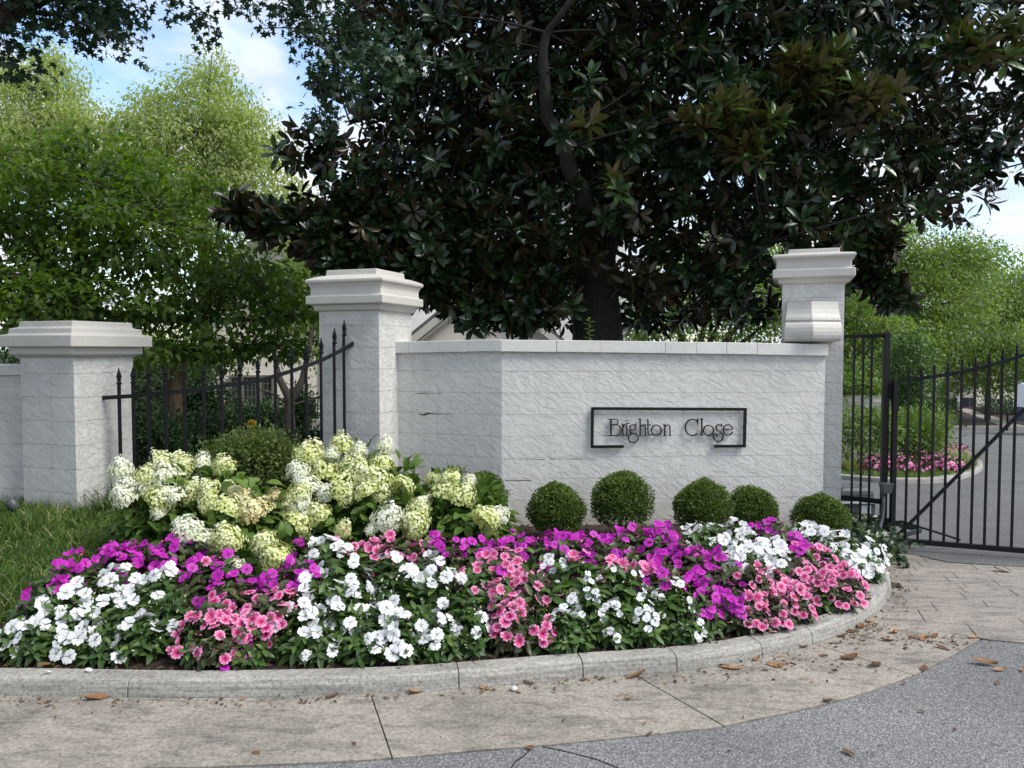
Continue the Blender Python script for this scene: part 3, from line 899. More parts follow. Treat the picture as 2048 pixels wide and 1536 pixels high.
coping(B2, E2 + (E2 - B2).normalized() * 0.012, nb, n2, [at_px(B2, E2, p) for p in (1112, 1198, 1328, 1390, 1450, 1511, 1604)], ZY(679, 6.93), ZY(688, 7.1), n2)

WT = (E2 - B2).normalized()
def W(px, py, off=0.0):
    """point on the right wall face, off metres proud of it"""
    d = ray(px, py); a = B2 + n2 * off
    t = (a.x * n2.x + a.y * n2.y) / (d.x * n2.x + d.y * n2.y)
    return Vector((0, 0, EYE)) + d * t
def W1(px, py, off=0.0):
    d = ray(px, py); a = B2 + n1 * off
    t = (a.x * n1.x + a.y * n1.y) / (d.x * n1.x + d.y * n1.y)
    return Vector((0, 0, EYE)) + d * t
# open crack in the left face: a dark split along a joint
ck = [(836, 827.5, 0.5), (841, 828.5, 2.5), (846, 830, 2.2), (851, 828.5, 4.0), (857, 826.5, 3.2), (863, 827.5, 1.5), (874, 828, 1.2), (890, 828, .8), (906, 828.5, .4)]
v = [W1(x, y - w / 2, 0.0018) for x, y, w in ck] + [W1(x, y + w / 2, 0.0018) for x, y, w in ck]
n = len(ck)
MB().add(v, [(i, n + i, n + i + 1, i + 1) for i in range(n - 1)]).build('crack', M['crack'], wall)
for xs_, yy in (([1003, 1030, 1060, 1090], 918.5), ([1100, 1130, 1150, 1172, 1190], 918.0), ([1010, 1040, 1062], 961), ([832, 850, 868, 884], 786.5)):
    fn = W1 if xs_[0] < 900 else W
    v = []
    ws = [rr.uniform(0.3, 1.3) for _ in xs_]
    for sgn in (-1, 1): v += [fn(x, yy + rr.uniform(-.6, .6) * 0 + sgn * w / 2, 0.0016) for x, w in zip(xs_, ws)]
    n = len(xs_)
    MB().add(v, [(i, n + i, n + i + 1, i + 1) for i in range(n - 1)]).build('crack', M['crack'], wall)

# the sign: open frame of flat bar and eleven cut letters on studs
sign = empty('name_sign', W(1338, 896, 0), 'black iron sign reading Brighton Close in an open frame', 'sign')
def wbar(p, q, w=5.6, d0=0.016, d1=0.034):
    """flat bar on the wall between two picture points"""
    a, b = W(*p, d0), W(*q, d0)
    mb = MB()
    ca, cb = W(*p, (d0 + d1) / 2), W(*q, (d0 + d1) / 2)
    mb.bar(ca, cb, w / F * 7.0, d1 - d0, up=(n2.x, n2.y, 0))
    return mb
for p, q in (((1183.5, 817), (1492, 818.5)), ((1185, 814.5), (1184, 895)), ((1490.5, 816), (1488.5, 893.5)), ((1182, 893.5), (1247.5, 893)), ((1428.5, 892.5), (1491, 892))):
    wbar(p, q).build('frame_bar', M['iron'], sign)
for p in ((1200, 817), (1262, 817.5), (1370, 818), (1480, 818), (1185, 850), (1490, 850), (1215, 893), (1460, 892)):
    MB().tube([W(*p, -0.005), W(*p, 0.02)], 0.006, 6).build('stud', M['iron'], sign)

def arc(cx, cy, rx, ry, a0, a1, n=18):
    return [(cx + rx * math.cos(math.radians(a0 + (a1 - a0) * i / n)), cy + ry * math.sin(math.radians(a0 + (a1 - a0) * i / n))) for i in range(n + 1)]
LET = {   # strokes in the photograph's sign close-up: points and stroke width
 'B': [([(391, 322), (391, 500)], 15), ([(366, 323), (400, 322)], 7), ([(396, 320)] + arc(437, 350, 34, 31, -80, 85, 12) + [(398, 381)], 8), ([(398, 381)] + arc(452, 441, 52, 59, -80, 85, 14) + [(366, 502)], 9)],
 'r': [([(523, 372), (523, 498)], 10), ([(503, 499), (545, 499)], 6), ([(510, 380), (523, 371)], 6), ([(524, 410), (538, 388), (562, 370), (597, 363)], 10)],
 'i': [([(565, 385), (565, 497)], 10), ([(552, 499), (580, 499)], 6), ([(553, 345), (570, 332)], 8)],
 'g': [(arc(632, 415, 33, 33, 0, 360, 22), 8), ([(652, 392), (668, 376), (672, 385)], 7), ([(610, 440), (600, 455), (604, 468), (640, 472), (668, 478)], 9), (arc(640, 527, 54, 52, -60, 300, 26), 9), ([(600, 562), (597, 585)], 6)],
 'h': [([(714, 312), (714, 497)], 11), ([(697, 325), (716, 310)], 6), ([(716, 405), (735, 385), (755, 381), (768, 392), (773, 415), (773, 497)], 9), ([(700, 499), (730, 499)], 6), ([(760, 499), (788, 499)], 6)],
 't': [([(800, 330), (800, 470), (806, 488), (822, 497), (848, 490)], 9), ([(770, 384), (832, 384)], 10), ([(788, 332), (801, 320)], 6)],
 'o': [(arc(893, 441, 54, 56, 0, 360, 28), 9)],
 'n': [([(985, 378), (985, 500)], 11), ([(968, 388), (986, 376)], 6), ([(987, 408), (1005, 387), (1025, 381), (1038, 392), (1043, 415), (1043, 498)], 9), ([(968, 501), (1002, 501)], 6), ([(1030, 500), (1055, 500)], 6)],
 'C': [(arc(1292, 411, 80, 89, -42, -310, 30), 11), ([(1349, 310), (1349, 375)], 7), ([(1335, 352), (1349, 318)], 7)],
 'l': [([(1394, 310), (1394, 497)], 12), ([(1376, 325), (1403, 308)], 6), ([(1380, 499), (1408, 499)], 6)],
 'o2': [(arc(1468, 445, 56, 56, 0, 360, 28), 9)],
 's': [([(1612, 368), (1612, 412)], 6), ([(1610, 392), (1592, 382), (1566, 386), (1550, 402), (1552, 424), (1570, 442), (1600, 458), (1622, 482), (1630, 510), (1622, 542), (1598, 563), (1568, 567), (1538, 550), (1522, 520), (1524, 494), (1542, 480), (1560, 486), (1564, 502), (1552, 513)], 10)],
 'e': [([(1640, 432), (1728, 432)], 8), (arc(1683, 438, 52, 58, -10, -340, 28), 9)],
}
def S2P(x, y): return (1150 + x / 5.535, 780 + y / 5.535)
for name, strokes in LET.items():
    mb = MB()
    for si, (pts, w) in enumerate(strokes):
        d1 = 0.032 - 0.0007 * si
        hw = (w + 1.5) / 5.535 / F * 7.0 / 2
        pp = [S2P(*p) for p in pts]
        closed = len(pts) > 12 and abs(pts[0][0] - pts[-1][0]) + abs(pts[0][1] - pts[-1][1]) < 2
        c3 = [W(*p, 0) for p in pp]
        v, f = [], []
        nn = len(c3)
        for i, p in enumerate(c3):
            a, b = (c3[(i - 1) % (nn - 1)] if closed and i == 0 else c3[max(i - 1, 0)]), (c3[1] if closed and i == nn - 1 else c3[min(i + 1, nn - 1)])
            t = (b - a).normalized()
            s_ = t.cross(Vector((n2.x, n2.y, 0))).normalized() * hw
            for q, off in ((p - s_, d1), (p + s_, d1), (p + s_, 0.018), (p - s_, 0.018)):
                v.append(q + Vector((n2.x, n2.y, 0)) * off)
        for i in range(nn - 1):
            for k in range(4): f.append((i * 4 + k, (i + 1) * 4 + k, (i + 1) * 4 + (k + 1) % 4, i * 4 + (k + 1) % 4))
        if not closed: f += [(0, 1, 2, 3), ((nn - 1) * 4 + 3, (nn - 1) * 4 + 2, (nn - 1) * 4 + 1, (nn - 1) * 4)]
        mb.add(v, f)
    o = mb.build('letter', M['iron'], sign)
    o['label'] = 'letter ' + name[0]

# low wall running out of the picture on the left
lw = empty('garden_wall', (-5.2, 6.85, 0.3), 'low grey stucco wall with flat coping left of the low pillar', 'wall')
zt = ZY(729, 6.7); zc = ZY(751, 6.7)
a, b = Vector((-4.25, 6.72)), Vector((-8.5, 6.95))
tn = nrm(b, a)
def quad(a, b, o, k): return [(q.x, q.y) for q in (b + tn * o, a + tn * o, a - tn * k, b - tn * k)]
MB().prism(quad(a, b, -0.01, .19), 0, zc).build('core', M['stucco'], lw)
z1 = zc
while z1 > 0.0:
    MB().prism(quad(a, b, 0, .2), z1 - .199, z1 - .001).build('block_course', M['stucco'], lw, bevel=.0015); z1 -= .2
x = 0.0
while x < 1:
    p, q = a.lerp(b, x), a.lerp(b, min(1, x + .15) - .0006)
    MB().prism(quad(p, q, .035, .235), zc, zt).build('coping_stone', M['coping'], lw, bevel=.008); x += .15

# ------------------------------------------------------------------ curved iron fence
def spear(mb, top, h=0.135, r=0.023, base_r=0.013):
    """collar, four-sided spearhead and ball tip, its tip at top"""
    x, y, z = top
    mb.rings([(base_r, z - h - .01), (base_r * 1.7, z - h), (base_r * 1.7, z - h + .012), (base_r, z - h + .016), (base_r, z - h + .026), (base_r * 1.6, z - h + .03), (base_r * 1.6, z - h + .038), (base_r * .8, z - h + .042)], 8, (x, y))
    mb.rings([(base_r * .7, z - h + .038), (r, z - h + .056), (r * .72, z - h + .082), (r * .2, z - .014)], 4, (x, y), ph=0.4)
    mb.rings([(.003, z - .018), (.007, z - .010), (.007, z - .005), (.002, z)], 6, (x, y))
fa, fb = P(205, 796, 6.62), P(709, 685, 7.06)
ch = Vector((fb.x - fa.x, fb.y - fa.y)); ca = math.atan2(ch.y, ch.x); half = math.radians(34)
ctrl = Vector((fa.x, fa.y)) + Vector((math.cos(ca - half), math.sin(ca - half))) * (ch.length / 2 / math.cos(half))
def fence_at(t):
    a, b = Vector((fa.x, fa.y)), Vector((fb.x, fb.y))
    return a * (1 - t) ** 2 + ctrl * 2 * t * (1 - t) + b * t * t
def fence_px(px):
    return min((fence_at(i / 800) for i in range(801)), key=lambda p: abs(P(px, 760, p.y).x - p.x))
fence = empty('iron_fence', (-2.6, 6.5, 0.2), 'curved black iron fence with spear tips between two pillars', 'fence')
RAIL = [(205, 796), (265, 792), (330, 786), (390, 780), (443, 772), (515, 762), (584, 742), (640, 722), (690, 697), (711, 684)]
pts = []
for i in range(31):
    p = fence_at(i / 30)
    px = 1024 + F * p.x / p.y
    pts.append(P(px, interp(RAIL, px), p.y))
rail = MB().sweep(pts, 0.022, 0.034).build('rail', M['iron'], fence, bevel=.003)
MB().box((fa.x - .012, fa.y + .002, fa.z), (.035, .05, .05)).build('rail_bracket', M['cap'], fence)
MB().box((fb.x + .005, fb.y + .004, fb.z), (.05, .03, .05)).build('rail_bracket', M['cap'], fence)
PK = [(237.5, 735.7), (265.5, 734.3), (296.6, 729.9), (330, 728.2), (367.7, 726.5), (406.7, 724.7), (443, 723.7), (480, 717.9), (515.4, 712.8), (551, 702.5), (583.7, 696.4), (612.4, 687.2), (642.2, 675.2), (668.8, 656.4), (688.3, 640.3)]
for px, py in PK:
    q = fence_px(px); top = P(px, py, q.y)
    b = MB().bar((q.x, q.y, 0.1), (q.x, q.y, top.z - 0.12), 0.024, up=(0, 1, 0)).build('picket', M['iron'], fence, bevel=.003)
    mb = MB(); spear(mb, top); mb.build('finial', M['iron'], b)

# ------------------------------------------------------------------ side panel, gate and operator
side = empty('side_panel', (3.3, 7.05, -0.12), 'narrow fixed iron panel between the tallest pillar and the gate', 'fence panel')
sa, sb = Vector((3.115, 7.26)), Vector((3.372, 6.99))
ztp, zmd = ZY(672, 7.1), ZY(1001, 7.05)
def sp(t): return sa.lerp(sb, t)
MB().bar((*sa, ztp), (*sb, ztp), .03, .034).build('rail', M['iron'], side, bevel=.003)
MB().bar((*sa, ZY(994, 7.26)), (*sb, ZY(1003, 6.99)), .03, .045).build('rail', M['iron'], side, bevel=.003)
for px in (1708, 1726, 1743):
    q = at_px(sa, sb, px)
    MB().bar((q.x, q.y, -0.1), (q.x, q.y, ztp - .01), .018, up=(0, 1, 0)).build('bar', M['iron'], side, bevel=.002)
MB().bar((sb.x + .02, sb.y - .01, -0.3), (sb.x + .02, sb.y - .01, ZY(664, 6.98)), .05, up=(0, 1, 0)).build('post', M['iron'], side, bevel=.004)
for py in (783, 1050):
    MB().box((sb.x + .065, sb.y - .03, ZY(py, 6.95)), (.055, .035, .14 if py < 900 else .12)).build('hinge', M['iron'], side, bevel=.003)

gate = empty('swing_gate', (3.44, 6.93, -0.05), 'tall black iron driveway gate leaf with curved top and diagonal brace', 'gate')
ga = Vector((3.452, 6.93)); gd = (Vector((4.355, 6.57)) - ga).normalized()
def gpt(s): return ga + gd * s
def gs(px): return (at_px(ga, ga + gd * 3, px) - ga).length
def gtop(s):
    return interp([(0, ZY(761, 6.93)), (gs(1840), ZY(756, 6.86)), (gs(1899), ZY(748, 6.77)), (gs(1950), ZY(736.5, 6.7)), (gs(2000), ZY(723, 6.64)), (gs(2048), ZY(708, 6.57)), (1.5, ZY(655, 6.35)), (1.9, ZY(610, 6.2)), (2.2, ZY(590, 6.1))], s)
gzb = ZY(1080, 6.92)
GL = 2.2
MB().sweep([(*gpt(.02 + s * GL / 24), gtop(s * GL / 24)) for s in range(25)], .028, .03).build('top_rail', M['iron'], gate, bevel=.003)
MB().bar((*gpt(-.02), gzb), (*gpt(GL), gzb), .04, .045).build('bottom_rail', M['iron'], gate, bevel=.003)
MB().bar((*gpt(0), gzb - .02), (*gpt(0), gtop(0) + .012), .042, up=(0, 1, 0)).build('stile', M['iron'], gate, bevel=.003)
MB().bar((*gpt(GL), gzb - .02), (*gpt(GL), gtop(GL) + .012), .042, up=(0, 1, 0)).build('stile', M['iron'], gate, bevel=.003)
br = gpt(.03); be = gpt(gs(2048))
nb2 = Vector((gd.y, -gd.x)) * 0.022
MB().bar((br.x + nb2.x, br.y + nb2.y, gzb + .03), (be.x + nb2.x, be.y + nb2.y, ZY(819, 6.57)), .014, .03).build('brace', M['iron'], gate, bevel=.002)
MB().bar((be.x + nb2.x, be.y + nb2.y, ZY(819, 6.57)), (*(gpt(GL) + nb2), ZY(819, 6.57) + .75), .014, .03).build('brace', M['iron'], gate, bevel=.002)
GB = [gs(p) for p in (1818, 1843, 1869, 1896, 1924, 1951, 1978, 2005, 2033)]
while GB[-1] < GL - .2: GB.append(GB[-1] + .125)
for s in GB:
    q = gpt(s); zt = gtop(s) + .105
    b = MB().bar((q.x, q.y, gzb), (q.x, q.y, zt - .07), .018, up=(0, 1, 0)).build('bar', M['iron'], gate, bevel=.002)
    mb = MB(); spear(mb, (q.x, q.y, zt), .085, .013, .009); mb.build('finial', M['iron'], b)
# hinge arm to the operator
M['op_grey'] = m_plain('operator_grey', (0.055, 0.062, 0.066), 0.45, var=0.1)
M['op_label'] = m_plain('operator_label', (0.42, 0.45, 0.46), 0.4, var=0.05)
op = empty('gate_operator', (3.32, 7.75, -.15), 'grey domed gate operator housing behind the fixed iron panel', 'gate motor')
oc = P(1704, 1000, 7.65)
ox, oy = oc.x, 7.65
zt, zb = ZY(970, 7.6), ZY(1024, 7.5)
hood = [( -.17, .14), (.10, .14), (.17, .11), (.17, -.11), (.10, -.14), (-.17, -.14)]
mb = MB()
prof = [(0.0, 1.0), (.05, 1.0), (.09, .96), (.12, .86), (.135, .7)]
z0 = ZY(999, 7.6)
v, f = [], []
for dz, k in [(-.0, 1.0), (.07, 1.0), (.10, .95), (.125, .84), (.137, .68)]:
    for x, y in hood: v.append((ox + x * k, oy + y * k, z0 + dz))
for i in range(4):
    for k in range(6): f.append((i * 6 + k, i * 6 + (k + 1) % 6, (i + 1) * 6 + (k + 1) % 6, (i + 1) * 6 + k))
f += [tuple(range(5, -1, -1)), tuple(range(24, 30))]
MB().add([(a, b, c) for a, b, c in v], [tuple(reversed(q)) for q in f]).build('hood', M['op_grey'], op, bevel=.008)
MB().box((ox, oy, z0 - .015), (.36, .3, .022)).build('hood_lip', M['op_label'], op, bevel=.004)
bd = MB().box((ox + .01, oy, z0 - .085), (.33, .26, .115)).build('housing', M['op_grey'], op, bevel=.006)
MB().box((ox - .045, oy - .132, z0 - .08), (.085, .006, .08)).build('label', M['op_grey'], op, bevel=.001)
MB().box((ox + .075, oy - .133, z0 - .08), (.11, .006, .09)).build('label', M['op_label'], op, bevel=.001)
MB().box((ox + .01, oy, z0 - .16), (.38, .3, .02)).build('base_plate', M['op_label'], op, bevel=.003)
MB().box((ox - .10, oy, z0 - .42), (.07, .07, .5)).build('stand', M['iron'], op, bevel=.004)
g0 = gpt(.10); q = Vector((ox + .1, oy - .13, z0 - .18))
mb = MB()
mb.sweep([(ox + .02, oy - .10, z0 - .165), (ox + .26, oy - .32, z0 - .17), (ox + .42, oy - .52, z0 - .20), (g0.x + .05, g0.y + .13, z0 - .22), (g0.x + .12, g0.y + .10, z0 - .30)], .02, .05)
mb.build('arm', M['op_grey'], op, bevel=.003)
mb = MB()
a_ = P(1806, 1043, 6.98); b_ = P(1927, 1082, 6.9)
mb.tube([(g0.x - .16, g0.y + .12, ZY(1045, 7.0)), (a_.x, a_.y, a_.z), (b_.x, b_.y + .05, b_.z)], .012, 6)
mb.build('rod', M['iron'], op)
# conduit with a junction box and a buried spotlight at the post's foot
cd_ = empty('conduit', (3.40, 6.9, -.05), 'grey bent conduit with square junction box fixed to the gate post', 'conduit')
zt = ZY(975, 6.92)
q = [P(1767, 985, 6.93), P(1767, 1010, 6.92), P(1765, 1035, 6.9), P(1760, 1055, 6.86), P(1757, 1066, 6.82)]
MB().tube(q, .0165, 8).build('pipe', M['op_grey'], cd_, True)
c_ = P(1769, 972, 6.92)
MB().rings([(.048, c_.z - .06), (.066, c_.z + .02), (.07, c_.z + .026), (.07, c_.z + .032)], 4, (c_.x, c_.y - .03), ph=math.pi / 4).build('junction_box', M['op_grey'], cd_, bevel=.003)
def spotlight(p, label, tilt):
    r = empty('garden_spotlight', p, label, 'spotlight')
    mb = MB().rings([(.028, 0), (.042, .02), (.046, .05), (.046, .10), (.04, .105)], 12)
    v = [Vector(a) for a in mb.v]
    R = Matrix.Rotation(tilt, 3, 'Y')
    mb.v = [tuple(R @ a) for a in v]
    mb.build('lamp_head', M['op_grey'], r, True, local=True)
    MB().tube([(0, 0, -.12), (0, 0, .01)], .012, 8).build('stake', M['op_grey'], r, local=True)
    return r
spotlight(P(1766, 1085, 6.72), 'small grey spotlight in the ivy at the foot of the gate post', 0.25)
spotlight(P(33, 1020, 6.3), 'small round grey spotlight in the grass before the low pillar', -0.6)

# ------------------------------------------------------------------ plants of the bed
def ray_to(px, py, zf):
    d = ray(px, py); t = 2.5
    while t < 12:
        p = Vector((0, 0, EYE)) + d * t
        if p.z <= zf(p.x, p.y): return p
        t += 0.01
    return p

# clipped box balls
def box_mesh(seed, n=9500):
    rng = np.random.default_rng(seed)
    d = rdir(n, rng); d[:, 2] = np.where(d[:, 2] < -0.75, -d[:, 2], d[:, 2])
    ph = rng.random(6) * 6.28
    lump = (1 + 0.05 * np.sin(d[:, 0] * 5 + ph[0]) * np.cos(d[:, 1] * 4 + ph[1]) + 0.035 * np.sin(d[:, 2] * 7 + d[:, 0] * 6 + ph[2])
            + 0.085 * np.sin(np.arctan2(d[:, 1], d[:, 0]) + ph[3]) * (d[:, 2] > -.3))
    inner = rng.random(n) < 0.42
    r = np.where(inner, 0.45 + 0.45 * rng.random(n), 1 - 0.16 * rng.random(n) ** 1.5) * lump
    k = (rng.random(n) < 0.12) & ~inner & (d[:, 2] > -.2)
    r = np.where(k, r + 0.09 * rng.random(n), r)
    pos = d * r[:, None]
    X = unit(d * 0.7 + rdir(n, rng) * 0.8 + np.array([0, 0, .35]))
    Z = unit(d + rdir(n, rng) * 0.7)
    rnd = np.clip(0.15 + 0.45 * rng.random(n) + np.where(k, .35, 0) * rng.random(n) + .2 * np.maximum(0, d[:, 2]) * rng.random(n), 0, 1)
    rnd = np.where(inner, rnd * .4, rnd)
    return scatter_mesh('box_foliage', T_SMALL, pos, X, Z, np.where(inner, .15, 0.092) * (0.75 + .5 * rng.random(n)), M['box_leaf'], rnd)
BOXM = [box_mesh(s) for s in (1, 2, 3, 4, 5, 6)]
def stems(mb, c, h, spread, n, seed, r=0.006):
    rr = random.Random(seed)
    for i in range(n):
        a = rr.uniform(0, 6.28); s = spread * rr.uniform(.3, 1)
        e = (c[0] + math.cos(a) * s, c[1] + math.sin(a) * s, c[2] + h * rr.uniform(.7, 1))
        mb.tube(curve_pts((c[0] + math.cos(a) * .03, c[1] + math.sin(a) * .03, c[2] - .03), e, (math.cos(a) * s * .3, math.sin(a) * s * .3, -h * .1), 5), [r, r, r * .8, r * .6, r * .4], 5)
BOXES = [(1113, 1020, 57, 6.35, 'clipped box ball nearest the fold of the sign wall'),
         (1241, 1000, 61, 6.4, 'largest clipped box ball, standing under the left part of the sign'),
         (1402, 1012, 57, 6.35, 'clipped box ball under the right end of the sign'),
         (1509, 1018, 50, 6.5, 'box ball half hidden behind the one under the right end of the sign'),
         (1643, 1037, 55, 6.35, 'clipped box ball at the foot of the tallest pillar'),
         (962, 985, 46, 6.4, 'box shrub behind the hydrangea at the wall corner, with a browned tip')]
for i, (px, py, rp, Y, lab) in enumerate(BOXES):
    c = P(px, py, Y); r = rp / F * Y
    zb = bedz(c.x, c.y)
    t = empty('box_shrub', (c.x, c.y, zb), lab, 'shrub', 'clipped box shrubs along the sign wall')
    hz = r * 0.93; c.z = max(c.z - r * .07, zb + hz * .72)
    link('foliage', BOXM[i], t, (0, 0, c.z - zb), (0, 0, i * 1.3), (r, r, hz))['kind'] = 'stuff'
    mb = MB(); stems(mb, (0, 0, 0), c.z - zb + r * .4, r * .6, 9, i); mb.build('stems', M['bark'], t, local=True)
    if i == 5:
        rng = np.random.default_rng(3); n = 60
        pos = np.array([-r * .85, 0.05, c.z - zb + r * .85]) + rng.normal(size=(n, 3)) * np.array([.035, .03, .03])
        link('dry_tip', scatter_mesh('dry_tip', T_SMALL, pos, rdir(n, rng), rdir(n, rng), .03, M['dead_leaf'], rng.random(n) * .4), t)['kind'] = 'stuff'

# hydrangeas
def head_mesh(seed, mats):
    """domed panicle of four-petalled florets, unit radius"""
    rng = np.random.default_rng(seed); n = 640
    d = rdir(n, rng); d[:, 2] = np.abs(d[:, 2]) * 1.15 - 0.28
    d = unit(d)
    r = 0.40 + 0.65 * rng.random(n) ** .6
    r = r * (1 + .16 * np.sin(d[:, 0] * 4 + seed) * np.cos(d[:, 1] * 5 + seed * 2) + .10 * np.sin(d[:, 2] * 9 + d[:, 0] * 6))
    pos = d * r[:, None] * np.array([1, 1, .92]) * (1 - .28 * np.clip(d[:, 2:3], 0, 1) ** 1.5 * np.array([1, 1, -.7]))
    Pm, Xm, Zm, Rn = [], [], [], []
    a = unit(np.cross(d, rdir(n, rng))); b = np.cross(d, a)
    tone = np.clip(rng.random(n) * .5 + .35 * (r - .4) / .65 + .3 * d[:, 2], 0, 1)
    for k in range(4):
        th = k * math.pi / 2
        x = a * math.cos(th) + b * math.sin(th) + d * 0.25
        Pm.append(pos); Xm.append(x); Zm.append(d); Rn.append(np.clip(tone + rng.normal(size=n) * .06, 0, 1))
    tmpl = (np.array([(0, 0, 0), (.5, -.5, .08), (1, -.2, .02), (1, .2, .02), (.5, .5, .08)], float), [(0, 1, 2), (0, 2, 3), (0, 3, 4)])
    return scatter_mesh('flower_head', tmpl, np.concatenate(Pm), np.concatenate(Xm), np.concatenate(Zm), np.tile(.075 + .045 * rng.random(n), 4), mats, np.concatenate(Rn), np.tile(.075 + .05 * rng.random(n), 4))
HM = {'w': [head_mesh(s, M['floret_white']) for s in (1, 2, 3)], 'y': [head_mesh(s, M['floret_lime']) for s in (4, 5, 6)], 'p': [head_mesh(s, M['floret_blush']) for s in (7, 8)]}
HEADS = {
 'left': [(241, 945, 46, 'w'), (246, 983, 46, 'w'), (250, 1000, 45, 'w'), (295, 954, 42, 'y'), (329, 931, 46, 'y'), (337, 958, 58, 'w'), (362, 933, 46, 'y'), (405, 929, 38, 'w'), (449, 935, 42, 'y'), (320, 999, 50, 'y'), (378, 987, 50, 'y'), (354, 995, 42, 'w'), (318, 1028, 29, 'w'), (420, 983, 45, 'y'), (453, 1024, 62, 'y'), (482, 995, 46, 'p'), (507, 1024, 62, 'p'), (457, 975, 30, 'y'), (378, 1066, 54, 'w'), (403, 1086, 58, 'w'), (453, 1082, 58, 'y'), (528, 1086, 46, 'y'), (557, 1120, 55, 'y'), (466, 1136, 38, 'w'), (290, 975, 42, 'w'), (420, 1010, 44, 'y')],
 'mid': [(553, 1003, 46, 'p'), (573, 1012, 42, 'p'), (602, 1016, 46, 'w'), (638, 1033, 46, 'y'), (590, 1053, 54, 'y'), (619, 912, 54, 'y'), (598, 945, 50, 'w'), (648, 950, 54, 'y'), (685, 896, 50, 'y'), (663, 912, 30, 'w'), (719, 904, 30, 'w'), (714, 925, 38, 'y'), (768, 896, 38, 'w'), (764, 927, 46, 'y'), (619, 975, 46, 'w'), (652, 987, 40, 'w'), (677, 970, 54, 'y'), (719, 962, 58, 'y'), (752, 962, 54, 'y'), (685, 991, 46, 'y'), (760, 991, 46, 'y'), (802, 979, 50, 'y'), (598, 991, 42, 'y'), (777, 1041, 54, 'w'), (831, 1053, 50, 'y'), (835, 1024, 42, 'y'), (685, 1062, 36, 'y'), (739, 1064, 26, 'w'), (700, 940, 44, 'y'), (735, 985, 44, 'y')],
 'right': [(864, 962, 34, 'y'), (905, 964, 46, 'y'), (939, 962, 28, 'w'), (889, 995, 54, 'y'), (922, 995, 54, 'y'), (851, 1008, 32, 'w'), (972, 1045, 58, 'y'), (1001, 1033, 38, 'w')],
}
HBUSH = {'left': ((395, 1060), 5.55, 'left hydrangea, its many cream and lime flower heads sprawling before the iron fence', [(300, 1010, 70), (400, 1000, 80), (480, 1030, 80), (350, 1060, 70), (440, 1080, 80), (540, 1080, 60), (250, 1000, 40), (560, 1110, 45)]),
         'mid': ((690, 1050), 5.75, 'tallest hydrangea, full of lime and white flower heads before the middle pillar', [(640, 960, 60), (720, 950, 65), (780, 960, 55), (600, 1010, 60), (690, 1010, 80), (780, 1020, 70), (650, 1050, 60), (740, 1055, 60), (820, 1040, 50)]),
         'right': ((920, 1050), 5.8, 'smallest hydrangea with few flower heads at the corner of the sign wall', [(880, 990, 55), (930, 985, 50), (960, 1010, 50), (900, 1040, 60), (950, 1050, 50), (860, 1030, 50), (975, 1050, 35), (965, 985, 25)])}
def hyd_depth(py, Y): return Y - max(0, (py - 930)) / 200 * 0.75
for key in ('left', 'mid', 'right'):
    (bx, by), Y, lab, lob = HBUSH[key]
    b = P(bx, by, Y - .25); zb = bedz(b.x, b.y)
    t = empty('hydrangea_bush', (b.x, b.y, zb), lab, 'hydrangea', 'hydrangeas at the back of the flower bed')
    sd = {'left': 1, 'mid': 2, 'right': 3}[key]
    rng = np.random.default_rng(sd)
    L_ = []
    for px, py, rp in lob:
        yy = hyd_depth(py, Y) + .05; p = P(px, py, yy); r = rp / F * yy
        L_.append((p.x, p.y + .16, p.z - .08, r * .92, r, r * .9))
        if py < 1040: L_.append((p.x, p.y + .1, (p.z + zb) / 2, r * .8, r * .8, (p.z - zb) / 2))
    me, _ = crown_mesh('hydrangea_foliage', L_, 60 * len(lob), 5, .05, T_HYD, .105, M['hydra_leaf'], .7, .7, .25, .8, .8, sd, zmin=zb)
    put('foliage', me, t)['kind'] = 'stuff'
    sm = MB()
    for i, (px, py, sz, kind) in enumerate(HEADS[key]):
        yy = hyd_depth(py, Y) - .06 + rng.normal() * .03
        p = P(px, py, yy); r = sz / 2 / F * yy * 1.16
        rot = (rng.normal() * .25 - .45 * (py > 960) - .2, rng.normal() * .3, rng.random() * 6.28)
        o = link('flower_head', HM[kind][i % len(HM[kind])], None, tuple(p), rot, (r * rng.uniform(.8, 1.15), r * rng.uniform(.8, 1.15), r * rng.uniform(.85, 1.25)))
        keep_world(o, t)
        a = (b.x + (p.x - b.x) * .25, b.y + (p.y - b.y) * .25 + .1, zb)
        sm.tube(curve_pts(a, p, ((p.x - b.x) * .2, .02, .1), 6), [.007, .006, .005, .004, .0035, .003], 5)
    sm.build('stems', M['bark'], t)

